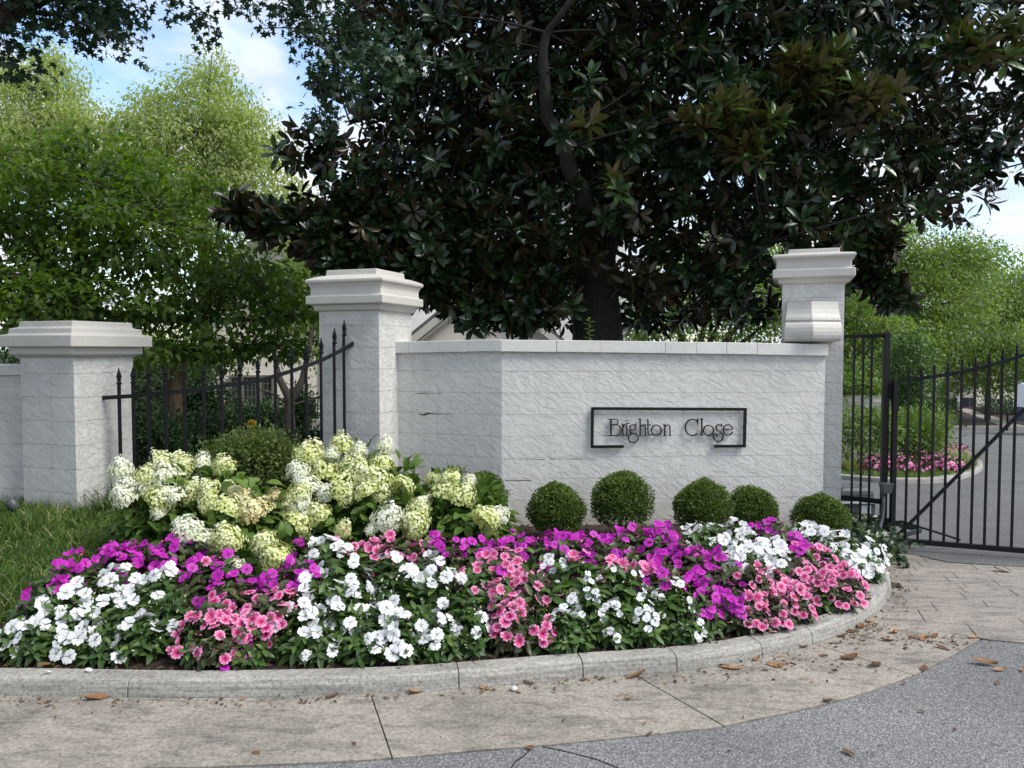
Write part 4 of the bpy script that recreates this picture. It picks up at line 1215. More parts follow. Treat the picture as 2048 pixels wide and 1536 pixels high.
# impatiens: flowers, foliage domes
def flower_mesh(seed, mat, cup=0.0):
    """flat five-petalled flower, 1 across, facing +z, each petal notched, with a spur stalk behind"""
    rng = np.random.default_rng(seed)
    v, f, rad, vein = [], [], [], []
    for k in range(5):
        a0 = k * 2 * math.pi / 5 + rng.normal() * .06
        R = .5 * (1 + rng.normal() * .07); lift = .03 + rng.random() * .05; z0 = .012 * (k % 2) + .004 * k
        b = len(v)
        prof = [(.05, [0.0], 0), (.30 * 1, [-.50, -.24, 0, .24, .50], .02), (.74, [-.66, -.34, 0, .34, .66], lift), (1.0, [-.46, -.24, 0, .24, .46], lift * .3)]
        idx = []
        for q, (t, angs, z) in enumerate(prof):
            row = []
            for an in angs:
                rr_ = R * t * (0.9 if (q == 3 and an == 0) else 1)
                row.append(len(v)); v.append((rr_ * math.cos(a0 + an), rr_ * math.sin(a0 + an), z0 + z - .05 * abs(an) * (t > .5) + cup * t * t * (.8 + .4 * math.sin(k * 2.3 + seed))))
                rad.append(t); vein.append(0.85 * (an == 0) * (t < .9) if t > .1 else .8)
            idx.append(row)
        c = idx[0][0]
        for i in range(4): f.append((c, idx[1][i], idx[1][i + 1]))
        for q in (1, 2):
            for i in range(4): f.append((idx[q][i], idx[q + 1][i], idx[q + 1][i + 1], idx[q][i + 1]))
    me = bpy.data.meshes.new('flower'); me.from_pydata(v, [], f); me.materials.append(mat)
    for nme, val in (('rad', rad), ('vein', vein)):
        a = me.attributes.new(nme, 'FLOAT', 'POINT'); a.data.foreach_set('value', np.array(val, np.float32))
    me.polygons.foreach_set('use_smooth', [True] * len(f)); me.update()
    return me
FM = {c: [flower_mesh(s, M['petal_' + n], c_) for s, c_ in ((1, 0), (2, .06), (3, .16), (4, -.10), (5, .30), (6, .03))] for c, n in (('w', 'white'), ('p', 'pink'), ('m', 'magenta'))}
def imp_foliage(seed, mat, R=.19, H=.34):
    rng = np.random.default_rng(seed)
    tips = 32
    pos, X, Z, sc, rnd = [], [], [], [], []
    for i in range(tips):
        u = math.sqrt((i + .5) / tips); a = i * 2.4 + rng.random() * .4
        h = H * (1 - .62 * u ** 2.2) * (.9 + .15 * rng.random()) - .02
        low = rng.random() < .35
        if low: h *= .45 + .4 * rng.random()
        c = np.array([R * u * math.cos(a), R * u * math.sin(a), h])
        ax = unit(np.array([math.cos(a) * u * .9, math.sin(a) * u * .9, .9]))
        n = 7; tone = rng.random()
        e1 = unit(np.cross(ax, np.array([.3, .5, .8]))); e2 = np.cross(ax, e1)
        for k in range(n):
            th = k * 2.4 + rng.random(); til = .8 + .75 * k / n + rng.normal() * .12
            rd = e1 * math.cos(th) + e2 * math.sin(th)
            x = ax * math.cos(til) + rd * math.sin(til) + np.array([0, 0, -.12])
            pos.append(c - ax * .012 * k); X.append(x); Z.append(ax * math.sin(til) - rd * math.cos(til))
            sc.append((.076 + .056 * k / n) * (.85 + .3 * rng.random())); rnd.append(np.clip(.55 * tone + .35 * rng.random() + (.25 if k < 2 else 0), 0, 1))
    return scatter_mesh('impatiens_foliage', T_LANCE, np.array(pos), np.array(X), np.array(Z), np.array(sc), mat, np.array(rnd))
def imp_stems(seed, mat, R=.19, H=.34):
    mb = MB(); rr = random.Random(seed)
    for i in range(9):
        a = rr.uniform(0, 6.28); u = rr.uniform(.2, 1)
        mb.tube(curve_pts((0, 0, -.03), (R * u * math.cos(a), R * u * math.sin(a), H * (1 - .6 * u * u) - .02), (R * u * .3 * math.cos(a), R * u * .3 * math.sin(a), -.03), 5), [.006, .005, .005, .004, .003], 5)
    return mb.mesh('impatiens_stems', mat, True)
M['imp_stem'] = m_plain('impatiens_stem', (0.06, 0.08, 0.03), 0.5)
M['red_stem'] = m_plain('red_stem', (0.10, 0.035, 0.025), 0.5)
IF = {'g': [imp_foliage(s, M['imp_leaf']) for s in range(1, 6)], 'b': [imp_foliage(s, M['bronze_leaf']) for s in range(6, 10)]}
def bud_mesh(seed, mat):
    rng = np.random.default_rng(seed); n = 15
    a = rng.random(n) * 6.28; u = np.sqrt(rng.random(n)) * 1.02
    pos = np.stack([np.cos(a) * u * .19, np.sin(a) * u * .19, .35 * (1 - .6 * u ** 2.1) + .005], 1)
    n4 = 3
    P4 = np.repeat(pos, n4, 0); X = np.repeat(unit(rng.normal(size=(n, 3)) + np.array([0, 0, .3])), n4, 0)
    return scatter_mesh('buds', T_SMALL, P4, X, rdir(n * n4, rng), np.repeat(.016 + .014 * rng.random(n), n4), [mat, M['dead_leaf']], np.repeat(rng.random(n), n4), None, np.repeat((rng.random(n) < .25).astype(int), n4))
M['bud_w'] = m_leaf('white_bud', [(0, (.45, .5, .22)), (1, (.8, .8, .66))], .6, .2, None, (1, 1, 1))
M['bud_p'] = m_leaf('pink_bud', [(0, (.5, .05, .12)), (1, (.75, .25, .4))], .6, .2, None, (1, 1, 1))
BUD = {'w': [bud_mesh(s, M['bud_w']) for s in (1, 2, 3)], 'p': [bud_mesh(s, M['bud_p']) for s in (4, 5, 6)]}
IS = {'g': imp_stems(1, M['imp_stem']), 'b': imp_stems(2, M['red_stem'])}
def kerb_dist(x, y):
    return min(math.hypot(p.x - x, p.y - y) for p in KERB) if y > yk(x) else -1
_KD = {}
def canopy(x, y):
    k = (round(x * 25), round(y * 25))
    if k not in _KD: _KD[k] = max(0, kerb_dist(x, y) - .13)
    d = _KD[k]
    return bedz(x, y) + .35 * min(1, (d / .30)) ** .6
DRIFTS = [  # colour, where the drift lies, flower points of its plants in the photograph
 ('w', 'of the left end drift', [(60, 1215), (125, 1185), (180, 1160), (230, 1135), (260, 1190), (320, 1130), (70, 1275), (150, 1230), (210, 1260), (330, 1190), (20, 1245), (275, 1250)]),
 ('m', 'behind the left end drift', [(110, 1130), (150, 1118), (230, 1092), (260, 1085), (310, 1100), (350, 1085), (400, 1125), (455, 1150), (440, 1115)]),
 ('m', 'by the foremost hydrangea heads', [(495, 1165), (595, 1080), (590, 1125), (545, 1155)]),
 ('p', 'of tongue reaching kerb left of middle', [(430, 1215), (395, 1240), (490, 1235), (430, 1270), (510, 1265), (560, 1180), (470, 1205), (535, 1200)]),
 ('w', 'of the broad middle drift', [(650, 1090), (690, 1110), (620, 1160), (700, 1160), (780, 1110), (860, 1110), (800, 1155), (880, 1150), (600, 1220), (680, 1215), (760, 1205), (840, 1200), (920, 1190), (640, 1270), (720, 1270), (800, 1265), (880, 1265), (940, 1235)]),
 ('p', 'before the tallest hydrangea', [(690, 1080), (745, 1083), (790, 1084), (840, 1086)]),
 ('m', 'before the two left box balls', [(870, 1082), (895, 1090), (950, 1083), (985, 1078), (1010, 1086), (1040, 1078), (1070, 1086), (1105, 1076), (1130, 1084), (1165, 1074), (1190, 1083)]),
 ('p', 'of the drift before the wall corner', [(965, 1115), (1020, 1112), (955, 1140), (1000, 1135), (1055, 1140), (1010, 1170), (1065, 1165), (1030, 1200), (1020, 1235), (1075, 1215)]),
 ('w', 'of small flowered drift right of middle', [(1110, 1115), (1150, 1130), (1110, 1175), (1175, 1165), (1240, 1150), (1230, 1190), (1290, 1180), (1160, 1215), (1230, 1235), (1290, 1225), (1340, 1205), (1350, 1165), (1130, 1245), (1370, 1235)]),
 ('p', 'among magenta ones under the sign', [(1165, 1118), (1225, 1115), (1285, 1122)]),
 ('m', 'of the large drift under the sign', [(1240, 1075), (1268, 1064), (1300, 1070), (1325, 1062), (1350, 1075), (1375, 1085), (1330, 1105), (1390, 1100), (1440, 1120), (1330, 1140), (1400, 1150), (1450, 1170), (1470, 1210), (1400, 1190)]),
 ('w', 'before the paired box balls', [(1395, 1060), (1430, 1050), (1480, 1045), (1440, 1080), (1495, 1075), (1540, 1085), (1500, 1105), (1550, 1110)]),
 ('m', 'of strip between two white bands', [(1500, 1045), (1545, 1052), (1580, 1070), (1610, 1088)]),
 ('p', 'of the large right end drift', [(1640, 1105), (1590, 1120), (1550, 1145), (1500, 1150), (1660, 1140), (1610, 1150), (1560, 1180), (1510, 1195), (1690, 1170), (1640, 1180), (1590, 1210), (1545, 1225), (1670, 1205), (1700, 1190), (1500, 1225)]),
 ('w', 'of the band nearest the gate', [(1590, 1045), (1640, 1060), (1680, 1078), (1715, 1095), (1700, 1120), (1740, 1125), (1735, 1155), (1660, 1085), (1620, 1045)]),
]
ni = 0
ORD = ['first', 'second', 'third', 'fourth', 'fifth', 'sixth', 'seventh', 'eighth', 'ninth', 'tenth', 'eleventh', 'twelfth', 'thirteenth', 'fourteenth', 'fifteenth', 'sixteenth']
def row_labels(spots, nr):
    """for each spot: its place from the left and its row, rows counted from the kerb"""
    o = sorted(range(len(spots)), key=lambda i: -spots[i][1]); per = math.ceil(len(o) / nr); res = {}
    names_ = {1: [''], 2: ['front', 'back'], 3: ['front', 'middle', 'back']}[nr]
    for r_ in range(nr):
        for k, i in enumerate(sorted(o[r_ * per:(r_ + 1) * per], key=lambda i: spots[i][0])): res[i] = (ORD[k], names_[r_])
    return res
for col, where, spots in DRIFTS:
    rl_ = row_labels(spots, 3 if len(spots) > 9 else 2 if len(spots) > 5 else 1)
    for si, (px, py) in enumerate(spots):
        cn = {'w': 'white', 'p': 'pink', 'm': 'magenta'}[col]
        lab = f'{cn} impatiens, {rl_[si][0]} from left in {rl_[si][1]} row {where}'.replace('  ', ' ').replace('in row', 'in the row')
        rng = np.random.default_rng(1000 + ni)
        hit = ray_to(px, py, canopy)
        x, y = hit.x, hit.y + .02
        zb = bedz(x, y)
        d = max(.02, kerb_dist(x, y) - .13)
        h = canopy(x, y) - zb
        s = max(.62, h / .35) * rng.uniform(.92, 1.1)
        t = empty('impatiens_plant', (x, y, zb), lab, 'impatiens', 'impatiens plants massed in the bed', float(rng.random() * 6.28))
        lk = 'g' if col == 'w' or rng.random() < .35 else 'b'
        o = link('foliage', IF[lk][int(rng.integers(len(IF[lk])))], t, (0, 0, 0), None, (s, s, s * 1.0)); o['kind'] = 'stuff'
        link('stems', IS[lk], t, None, None, s)
        link('buds', BUD['w' if col == 'w' else 'p'][ni % 3], t, None, (0, 0, ni), s)['kind'] = 'stuff'
        sparse = where.find('small flower') > 0
        nf = int(rng.integers(14, 19)) if py < 1125 else int(rng.integers(10, 15)) if py < 1190 else int(rng.integers(6, 11))
        size = (.076 if col == 'w' else .068) if not sparse else .048
        if col == 'm': size = .064; nf += 5
        if col == 'p': nf = max(nf, 11) + 3; size = .064
        if px > 1380 and not sparse: size *= .95; nf += 5
        ca, sa = math.cos(-t.rotation_euler.z), math.sin(-t.rotation_euler.z)
        k = 0; tries = 0; placed = []
        clus = None
        while k < nf and tries < 220:
            tries += 1
            if clus is not None and rng.random() < .5:
                a, u = clus[0] + rng.normal() * .3, np.clip(clus[1] + rng.normal() * .12, 0, 1.1)
            else:
                a = rng.random() * 6.28; u = math.sqrt(rng.random()) * 1.08
                if math.sin(a) > .5 and u > .6: continue              # few flowers on the side turned to the wall
                clus = (a, u)
            wx, wy = math.cos(a) * u * .19, math.sin(a) * u * .19
            hz = .36 * (1 - .60 * u ** 2.1) + rng.normal() * .012
            if any((wx - q[0]) ** 2 + (wy - q[1]) ** 2 + (hz - q[2]) ** 2 < (.52 * size / s) ** 2 for q in placed): continue
            placed.append((wx, wy, hz))
            nrm_ = Vector((math.cos(a) * u * .75 + rng.normal() * .38, math.sin(a) * u * .75 - .38 + rng.normal() * .38, .75))
            # into the plant's own frame
            lx, ly = wx * ca - wy * sa, wx * sa + wy * ca
            ln = Vector((nrm_.x * ca - nrm_.y * sa, nrm_.x * sa + nrm_.y * ca, nrm_.z)).normalized()
            q = ln.to_track_quat('Z', 'Y').to_euler(); q = (ln.to_track_quat('Z', 'Y') @ Matrix.Rotation(rng.random() * 6.28, 3, 'Z').to_quaternion()).to_euler()
            fc = col
            if rng.random() < .05 and col != 'w': fc = 'pm'[int(rng.random() < .5)]
            link('flower', FM[fc][int(rng.integers(6))], t, (lx * s, ly * s, hz * s), q, size * rng.uniform(.8, 1.12))
            k += 1
        ni += 1

# ------------------------------------------------------------------ grass, liriope, ivy
def lawn_grass():
    rng = np.random.default_rng(21)
    n = 26000
    x = -2.4 - 3.4 * rng.random(n) ** 1.15; 
    lo = np.array([lawn_lo(a) for a in x]); y = lo - .04 + (6.75 - lo) * rng.random(n)
    k = ~((x > -4.3) & (x < -3.1) & (y > 6.75)) & ~((x > -2.75) & (y > 5.3) & (rng.random(n) < .75))
    x, y = x[k], y[k]; n = len(x)
    z = np.array([bedz(a, b) for a, b in zip(x, y)]) + .01
    lean = rng.normal(size=(n, 3)) * np.array([.55, .55, 0]) + np.array([.12, -.25, 1.0])
    face = np.stack([np.cos(t := rng.random(n) * 6.28), np.sin(t), np.zeros(n)], 1) + np.array([0, -.5, .3])
    patch = .5 + .5 * np.sin(x * 5 + 1) * np.cos(y * 4)
    h = (.055 + .075 * rng.random(n) ** 1.5) * (.8 + .5 * patch)
    rnd = np.clip(rng.random(n) * .75 + .15 * patch, 0, 1); rnd = np.where(rng.random(n) < .03, 1.0, rnd)
    me = scatter_mesh('grass', T_BLADE, np.stack([x, y, z], 1), lean, face, h * 1.15, M['grass_leaf'], rnd, .0095)
    tag(link('grass', me), 'long green lawn grass in front of the low pillar', 'grass', None); bpy.data.objects['grass']['kind'] = 'stuff'
lawn_grass()
def tuft(n, h, w, spread, mat, seed, arch=.9):
    rng = np.random.default_rng(seed)
    V = []; 
    a = rng.random(n) * 6.28; out = np.stack([np.cos(a), np.sin(a), np.zeros(n)], 1)
    pos = out * (spread * rng.random(n)[:, None])
    tmpl = (np.array([(0, -.5, 0), (0, .5, 0), (.35, -.5, .0), (.35, .5, .0), (.7, -.4, -.10), (.7, .4, -.10), (1, 0, -.34)], float), T_BLADE[1])
    X = out * (.25 + .6 * rng.random(n)[:, None]) + np.array([0, 0, 1.0])
    Z = -out * .9 + np.array([0, 0, .3]); Z = np.cross(X, np.cross(Z, X)); Z = -unit(Z)
    Z = unit(-out + np.array([0, 0, .4])) * -1
    Z = unit(np.array([0, 0, 1.0]) + out * .2)
    return scatter_mesh('tuft', tmpl, pos, X, Z, h * (.7 + .5 * rng.random(n)), mat, None, w)
LT = [tuft(70, .30, .009, .06, M['liriope_leaf'], s) for s in (1, 2, 3)]
for i, (px, py, lab) in enumerate([(165, 1018, 'liriope tuft at the right foot of the low pillar, leftmost of the clump'), (195, 1016, 'liriope tuft leaning on the right face of the low pillar'), (225, 1018, 'liriope tuft between the low pillar and the left hydrangea'), (210, 1038, 'front liriope tuft before the low pillar'), (245, 1030, 'liriope tuft at the left edge of the left hydrangea')]):
    p = ray_to(px, py, lambda x, y: bedz(x, y))
    t = empty('liriope', tuple(p), lab, 'liriope', 'liriope tufts by the low pillar', i * 1.1)
    link('blades', LT[i % 3], t)['kind'] = 'stuff'
def creeper(name, lab, cat, pts, n, r, seed, mat, tmpl, size, zf, hmax, label_kind='thing'):
    rng = np.random.default_rng(seed)
    P_ = np.array(pts); k = rng.integers(len(P_), size=n)
    pos = P_[k] + rng.normal(size=(n, 3)) * np.array([r, r, 0])
    for q in pos: q[2] = zf(q[0], q[1]) + rng.random() * hmax
    X = unit(rdir(n, rng) + np.array([0, -.3, -.2])); Z = unit(np.array([0, -.5, 1.0]) + rng.normal(size=(n, 3)) * .5)
    me = scatter_mesh(name, tmpl, pos, X, Z, size * (.6 + .7 * rng.random(n)), mat, rng.random(n) ** 1.4)
    o = link(name, me); tag(o, lab, cat); return o
iv = [PG(px, py, bedz) for px, py in ((1700, 1075), (1720, 1085), (1740, 1095), (1755, 1105), (1768, 1112), (1712, 1062), (1735, 1075), (1690, 1060), (1750, 1085))]
o = creeper('ivy', 'dark green ivy mound at the foot of the gate post', 'ivy', [tuple(p) for p in iv], 900, .10, 5, M['ivy_leaf'], T_STAR, .055, lambda x, y: max(bedz(x, y), -.06), .16)
iv2 = [PG(px, py) for px, py in ((1780, 1118), (1790, 1124), (1800, 1130), (1810, 1137))]
o = creeper('ivy', 'short ivy runner creeping over the kerb onto the paving', 'ivy', [(p.x, p.y, p.z) for p in iv2], 42, .018, 6, M['ivy_leaf'], T_STAR, .05, lambda x, y: gz(x, y) + .01, .05)
wd = [PG(px, py, bedz) for px, py in ((10, 1005), (30, 1000), (55, 1003), (80, 1012), (100, 1015), (120, 1018))]
creeper('ground_ivy', 'low broad leaved weeds along the foot of the low pillar', 'weeds', [tuple(p) for p in wd], 260, .07, 7, M['holly_leaf'], T_MID, .06, bedz, .10)

# ------------------------------------------------------------------ trees and shrubs
def tree_root(name, base, label, cat='tree', group=None):
    return empty(name, base, label, cat, group)
def add_crown(t, lobes, cl, per, crad, tmpl, length, mat, name='crown', **kw):
    me, cp = crown_mesh(name, lobes, cl, per, crad, tmpl, length, mat, **kw)
    o = put(name, me, t); o['kind'] = 'stuff'
    return cp

# --- the southern magnolia behind the sign wall
MG = 9.3
tb = P(1195, 640, MG); tb.z = 0.0
mag = tree_root('magnolia_tree', tuple(tb), 'huge dark glossy leaved magnolia rising behind the sign wall')
def mp(px, py, Y): return P(px, py, Y)
mb = MB()
T0 = [Vector((tb.x, tb.y, -.1)), mp(1195, 660, MG), mp(1190, 590, MG), mp(1185, 530, MG), mp(1205, 440, MG - .05), mp(1225, 330, MG), mp(1245, 200, MG), mp(1250, 60, MG + .1), mp(1235, -120, MG), mp(1220, -330, MG)]
mb.tube(T0, [.38, .30, .28, .27, .20, .17, .15, .13, .09, .04], 12)
LB = [([mp(1200, 560, MG), mp(1290, 580, MG - .3), mp(1380, 560, MG - .6), mp(1450, 525, MG - .9), mp(1540, 480, MG - 1.2)], [.17, .13, .11, .09, .05]),
      ([mp(1190, 530, MG), mp(1175, 430, MG - .6), mp(1140, 330, MG - 1.0), mp(1085, 200, MG - 1.3), mp(1090, 60, MG - 1.5)], [.13, .10, .085, .065, .04]),
      ([mp(1180, 560, MG), mp(1080, 520, MG - .3), mp(930, 480, MG - .5), mp(760, 450, MG - .6), mp(600, 430, MG - .6), mp(480, 405, MG - .6)], [.13, .10, .08, .06, .04, .015]),
      ([mp(1225, 330, MG), mp(1350, 280, MG - .3), mp(1480, 250, MG - .7), mp(1640, 200, MG - 1.0), mp(1780, 160, MG - 1.1)], [.12, .09, .07, .05, .02]),
      ([mp(1205, 440, MG), mp(1330, 430, MG + .3), mp(1500, 400, MG + .4), mp(1700, 380, MG + .3), mp(1900, 370, MG + .2)], [.12, .09, .07, .05, .02]),
      ([mp(1225, 300, MG), mp(1050, 250, MG + .6), mp(860, 200, MG + .6), mp(700, 240, MG + .4)], [.11, .08, .05, .02]),
      ([mp(1250, 150, MG), mp(1500, 60, MG + .3), mp(1800, 10, MG), mp(2050, 0, MG - .2)], [.10, .08, .05, .03]),
      ([mp(1250, 100, MG), mp(1000, 20, MG), mp(800, 10, MG - .2)], [.09, .06, .03]),
      ([mp(1225, 330, MG), mp(1230, 300, MG + 1.5), mp(1230, 250, MG + 2.8)], [.12, .09, .04]),
      ([mp(1245, 200, MG), mp(1290, 60, MG + 1.2), mp(1330, -150, MG + 2.2)], [.1, .07, .03])]
mag_nodes = list(T0[2:])
for pts, r in LB:
    q = []
    for a, b in zip(pts, pts[1:]):
        for k in range(4): q.append(a.lerp(b, k / 4))
    q.append(pts[-1])
    rr_ = [np.interp(i / 4, range(len(r)), r) for i in range(len(q))]
    jit = random.Random(len(q))
    q = [q[0]] + [p + Vector((jit.uniform(-.03, .03), jit.uniform(-.03, .03), jit.uniform(-.03, .03))) for p in q[1:]]
    mb.tube(q, rr_, 8, cap=False); mag_nodes += q[3:]
ML = [lobe(1210, 180, 9.3, 1.9, 1.9, 1.6), lobe(1000, 130, 9.3, 1.5, 1.7, 1.4), lobe(830, 110, 9.2, 1.0, 1.4, 1.1), lobe(1420, 120, 9.0, 1.8, 1.9, 1.6), lobe(1650, 90, 8.8, 1.6, 1.7, 1.3), lobe(1850, 60, 8.8, 1.5, 1.5, 1.2),
      lobe(740, 260, 9.0, .65, .9, .75), lobe(650, 290, 8.9, .45, .6, .4), lobe(720, 400, 9.0, .75, .9, .55), lobe(590, 320, 8.8, .28, .35, .2), lobe(860, 330, 9.0, 1.0, 1.3, .9),
      lobe(620, 445, 8.7, .65, .6, .34), lobe(510, 430, 8.6, .45, .45, .22), lobe(460, 400, 8.6, .16, .2, .1), lobe(700, 500, 8.8, .55, .7, .3), lobe(830, 490, 8.9, .75, 1.0, .55), lobe(880, 555, 8.8, .5, .6, .28), lobe(970, 500, 9.0, .7, 1.1, .6), lobe(1050, 560, 9.2, .6, .9, .45),
      lobe(1030, 620, 8.9, .5, .5, .25), lobe(1080, 600, 9.3, .5, .5, .4), lobe(1060, 650, 8.7, .45, .4, .16), lobe(1130, 625, 8.5, .3, .3, .2), lobe(900, 590, 8.6, .6, .5, .2), lobe(980, 610, 8.5, .5, .4, .22), lobe(1110, 590, 8.5, .45, .4, .3), lobe(1290, 580, 8.6, .6, .5, .35), lobe(780, 540, 8.7, .6, .6, .2), lobe(1180, 460, 8.4, .8, .6, .5), lobe(1050, 450, 8.6, .9, .8, .5), lobe(1400, 540, 8.5, .7, .6, .4), lobe(680, 470, 8.6, .6, .6, .35), lobe(940, 655, 8.5, .35, .3, .12), lobe(1090, 640, 9.3, .35, .7, .3), lobe(1050, 330, 9.2, 1.2, 1.6, 1.1), lobe(1300, 330, 8.7, 1.0, 1.2, .9), lobe(1420, 300, 8.2, .9, .9, .7), lobe(1330, 480, 8.9, .9, 1.0, .6), lobe(1480, 480, 8.4, .8, 1.0, .55),
      lobe(1400, 610, 9.2, .8, .9, .35), lobe(1300, 630, 9.8, .5, .7, .3), lobe(1510, 620, 9.0, .45, .6, .3), lobe(1600, 440, 8.4, .9, 1.1, .5), lobe(1700, 350, 8.5, 1.0, 1.2, .8), lobe(1560, 250, 7.9, .9, .7, .55), lobe(1690, 190, 7.8, .7, .6, .4), lobe(1850, 300, 8.6, .9, 1.1, .7), lobe(1960, 330, 8.7, .55, .9, .45), lobe(1870, 400, 8.6, .5, .8, .25),
      lobe(2060, 180, 8.4, .8, 1.0, .6), lobe(2080, 320, 8.4, .4, .6, .3), lobe(1720, 480, 8.3, .35, .5, .2), lobe(1730, 555, 8.6, .3, .3, .16), lobe(1790, 590, 8.7, .32, .3, .12), lobe(1660, 545, 8.8, .5, .5, .3), lobe(700, 90, 9.2, .55, .8, .6),
      lobe(1200, -200, 9.3, 2.6, 2.4, 1.6), lobe(1600, -150, 9.2, 2.2, 2.2, 1.4), lobe(900, -120, 9.3, 1.4, 1.8, 1.2), lobe(1300, -480, 9.4, 2.0, 2.0, 1.6), lobe(1250, 250, 11.2, 2.6, 1.5, 2.2), lobe(1600, 250, 10.8, 2.2, 1.4, 1.6), lobe(950, 300, 10.8, 1.6, 1.2, 1.6)]
def mag_keep(p):
    if p[2] < 1.95: return False
    q = abs(math.sin(p[0] * 1.7 + p[2] * .9) * math.cos(p[2] * 2.1 - p[1]) )
    return not (p[1] < 9.3 and (p[0] - 3.05) ** 2 + (p[1] - 7.35) ** 2 < .35 and p[2] < 2.75)
mcp = add_crown(mag, fray(ML, 60, .3, 5, False), 5300, 11, .08, T_MAG, .165, M['magnolia_leaf'], shell=.85, up=.55, outw=.85, droop=.1, whorl=True, seed=31, keep=mag_keep, zmin=1.9, rndpow=1.6)
XM = [lobe(960, 530, 8.8, .45, .5, .3), lobe(880, 510, 8.7, .45, .5, .25), lobe(1010, 560, 8.7, .4, .45, .25), lobe(800, 540, 8.6, .5, .4, .2), lobe(720, 520, 8.6, .45, .4, .22), lobe(640, 480, 8.6, .4, .35, .18), lobe(560, 440, 8.5, .35, .3, .16), lobe(480, 425, 8.5, .25, .25, .12), lobe(860, 580, 8.6, .3, .3, .14), lobe(940, 610, 8.5, .35, .3, .16), lobe(1040, 630, 8.5, .35, .3, .16), lobe(1090, 570, 8.6, .3, .3, .25), lobe(690, 420, 8.7, .4, .4, .25), lobe(780, 440, 8.7, .5, .5, .3), lobe(900, 430, 8.8, .5, .5, .3), lobe(1790, 590, 8.6, .3, .25, .12), lobe(1740, 560, 8.6, .3, .25, .14), lobe(1755, 490, 8.4, .28, .25, .14), lobe(1700, 470, 8.4, .35, .3, .2), lobe(1640, 540, 8.7, .3, .3, .2)]
add_crown(mag, XM, 960, 11, .07, T_MAG, .165, M['magnolia_leaf'], name='lower_crown', shell=.95, up=.5, outw=.8, droop=.1, whorl=True, seed=35, keep=mag_keep, zmin=1.9, rndpow=1.6)
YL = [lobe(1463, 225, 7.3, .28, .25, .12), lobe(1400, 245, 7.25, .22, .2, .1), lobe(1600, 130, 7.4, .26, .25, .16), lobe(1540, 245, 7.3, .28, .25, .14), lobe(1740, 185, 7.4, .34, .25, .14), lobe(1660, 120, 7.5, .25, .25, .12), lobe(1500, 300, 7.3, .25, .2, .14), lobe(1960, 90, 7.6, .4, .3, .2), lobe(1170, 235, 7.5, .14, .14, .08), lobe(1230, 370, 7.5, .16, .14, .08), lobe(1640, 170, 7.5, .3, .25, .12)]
mcp2 = add_crown(mag, YL, 125, 11, .07, T_MAG, .18, M['magnolia_sunlit'], name='sunlit_sprays', shell=1.0, up=1.4, outw=.4, droop=.0, whorl=True, seed=33)  # extra whorls in the lighter colour, painting light caught by the crown
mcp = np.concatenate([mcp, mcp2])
rsel = np.concatenate([np.random.default_rng(5).choice(len(mcp) - len(mcp2), 520, replace=False), np.arange(len(mcp) - len(mcp2), len(mcp), 9)])
limbs(mb, mag_nodes, [mcp[i] for i in rsel], .035, 8, .006, 5, .12)
mb.build('trunk', M['bark_dark'], mag, True)
# pale seed cones on the bright branch
for px, py, Y in ((1463, 200, 7.25), (1397, 226, 7.2), (1708, 68, 7.2)):
    p = P(px, py, Y)
    mb2 = MB().rings([(.006, -.03), (.020, -.015), (.024, .01), (.018, .035), (.006, .055)], 8, (0, 0))
    o = mb2.build('seed_cone', m_plain('seed_cone', (.30, .30, .17), .8) if 'seed_cone' not in bpy.data.materials else bpy.data.materials['seed_cone'], None, True)
    o.location = p; keep_world(o, mag)

# --- maple boughs hanging in from a tree standing out of the picture on the left
mbase = Vector((-5.4, 4.6, 0.15))
map_ = tree_root('maple_tree', tuple(mbase), 'maple with small dark star leaves hanging into the upper left corner')
mb = MB()
trunk = [mbase + Vector((0, 0, -.2)), mbase + Vector((.1, .05, 1.5)), mbase + Vector((.3, .1, 2.8)), P(-150, 110, 5.2), P(0, 32, 5.5), P(70, 0, 5.7), P(200, -60, 6.0), P(400, -100, 6.2), P(620, -80, 6.3)]
mb.tube(trunk, [.22, .18, .15, .10, .075, .06, .05, .04, .02], 10)
mb.tube([P(30, 20, 5.6), P(120, 30, 5.6), P(200, 60, 5.6), P(250, 90, 5.6)], [.02, .015, .01, .005], 6)
mn = trunk[3:] + [P(120, 30, 5.6), P(200, 60, 5.6), P(300, -60, 6), P(500, -60, 6.2), P(640, 60, 6.3)]
mb.tube([P(500, -90, 6.2), P(580, 0, 6.3), P(650, 80, 6.3), P(690, 170, 6.3)], [.03, .02, .012, .005], 6)
XL = [lobe(40, 60, 5.6, .28, .4, .18), lobe(130, 35, 5.7, .3, .4, .18), lobe(220, 20, 5.8, .26, .4, .16), lobe(245, 85, 5.7, .13, .3, .13), lobe(30, 120, 5.6, .15, .3, .12), lobe(55, 155, 5.6, .06, .2, .08), lobe(190, 50, 5.8, .2, .3, .12),
      lobe(360, 10, 6.1, .14, .3, .12), lobe(410, 55, 6.1, .12, .3, .13), lobe(470, 15, 6.2, .2, .4, .12), lobe(560, 30, 6.3, .25, .4, .18), lobe(640, 70, 6.3, .28, .4, .22), lobe(700, 60, 6.3, .3, .4, .25), lobe(640, 150, 6.3, .13, .3, .14), lobe(700, 160, 6.3, .28, .4, .2), lobe(780, 120, 6.3, .3, .4, .2), lobe(640, 230, 6.3, .12, .25, .12), lobe(680, 250, 6.3, .12, .25, .12),
      lobe(100, -80, 5.7, .7, .8, .3), lobe(350, -110, 6, .7, .8, .25), lobe(620, -80, 6.3, .8, .8, .35), lobe(-150, -20, 5.3, .7, .8, .5), lobe(-300, -200, 4.8, 1.2, 1.2, .7), lobe(100, -300, 5.4, 1.6, 1.4, .6)]
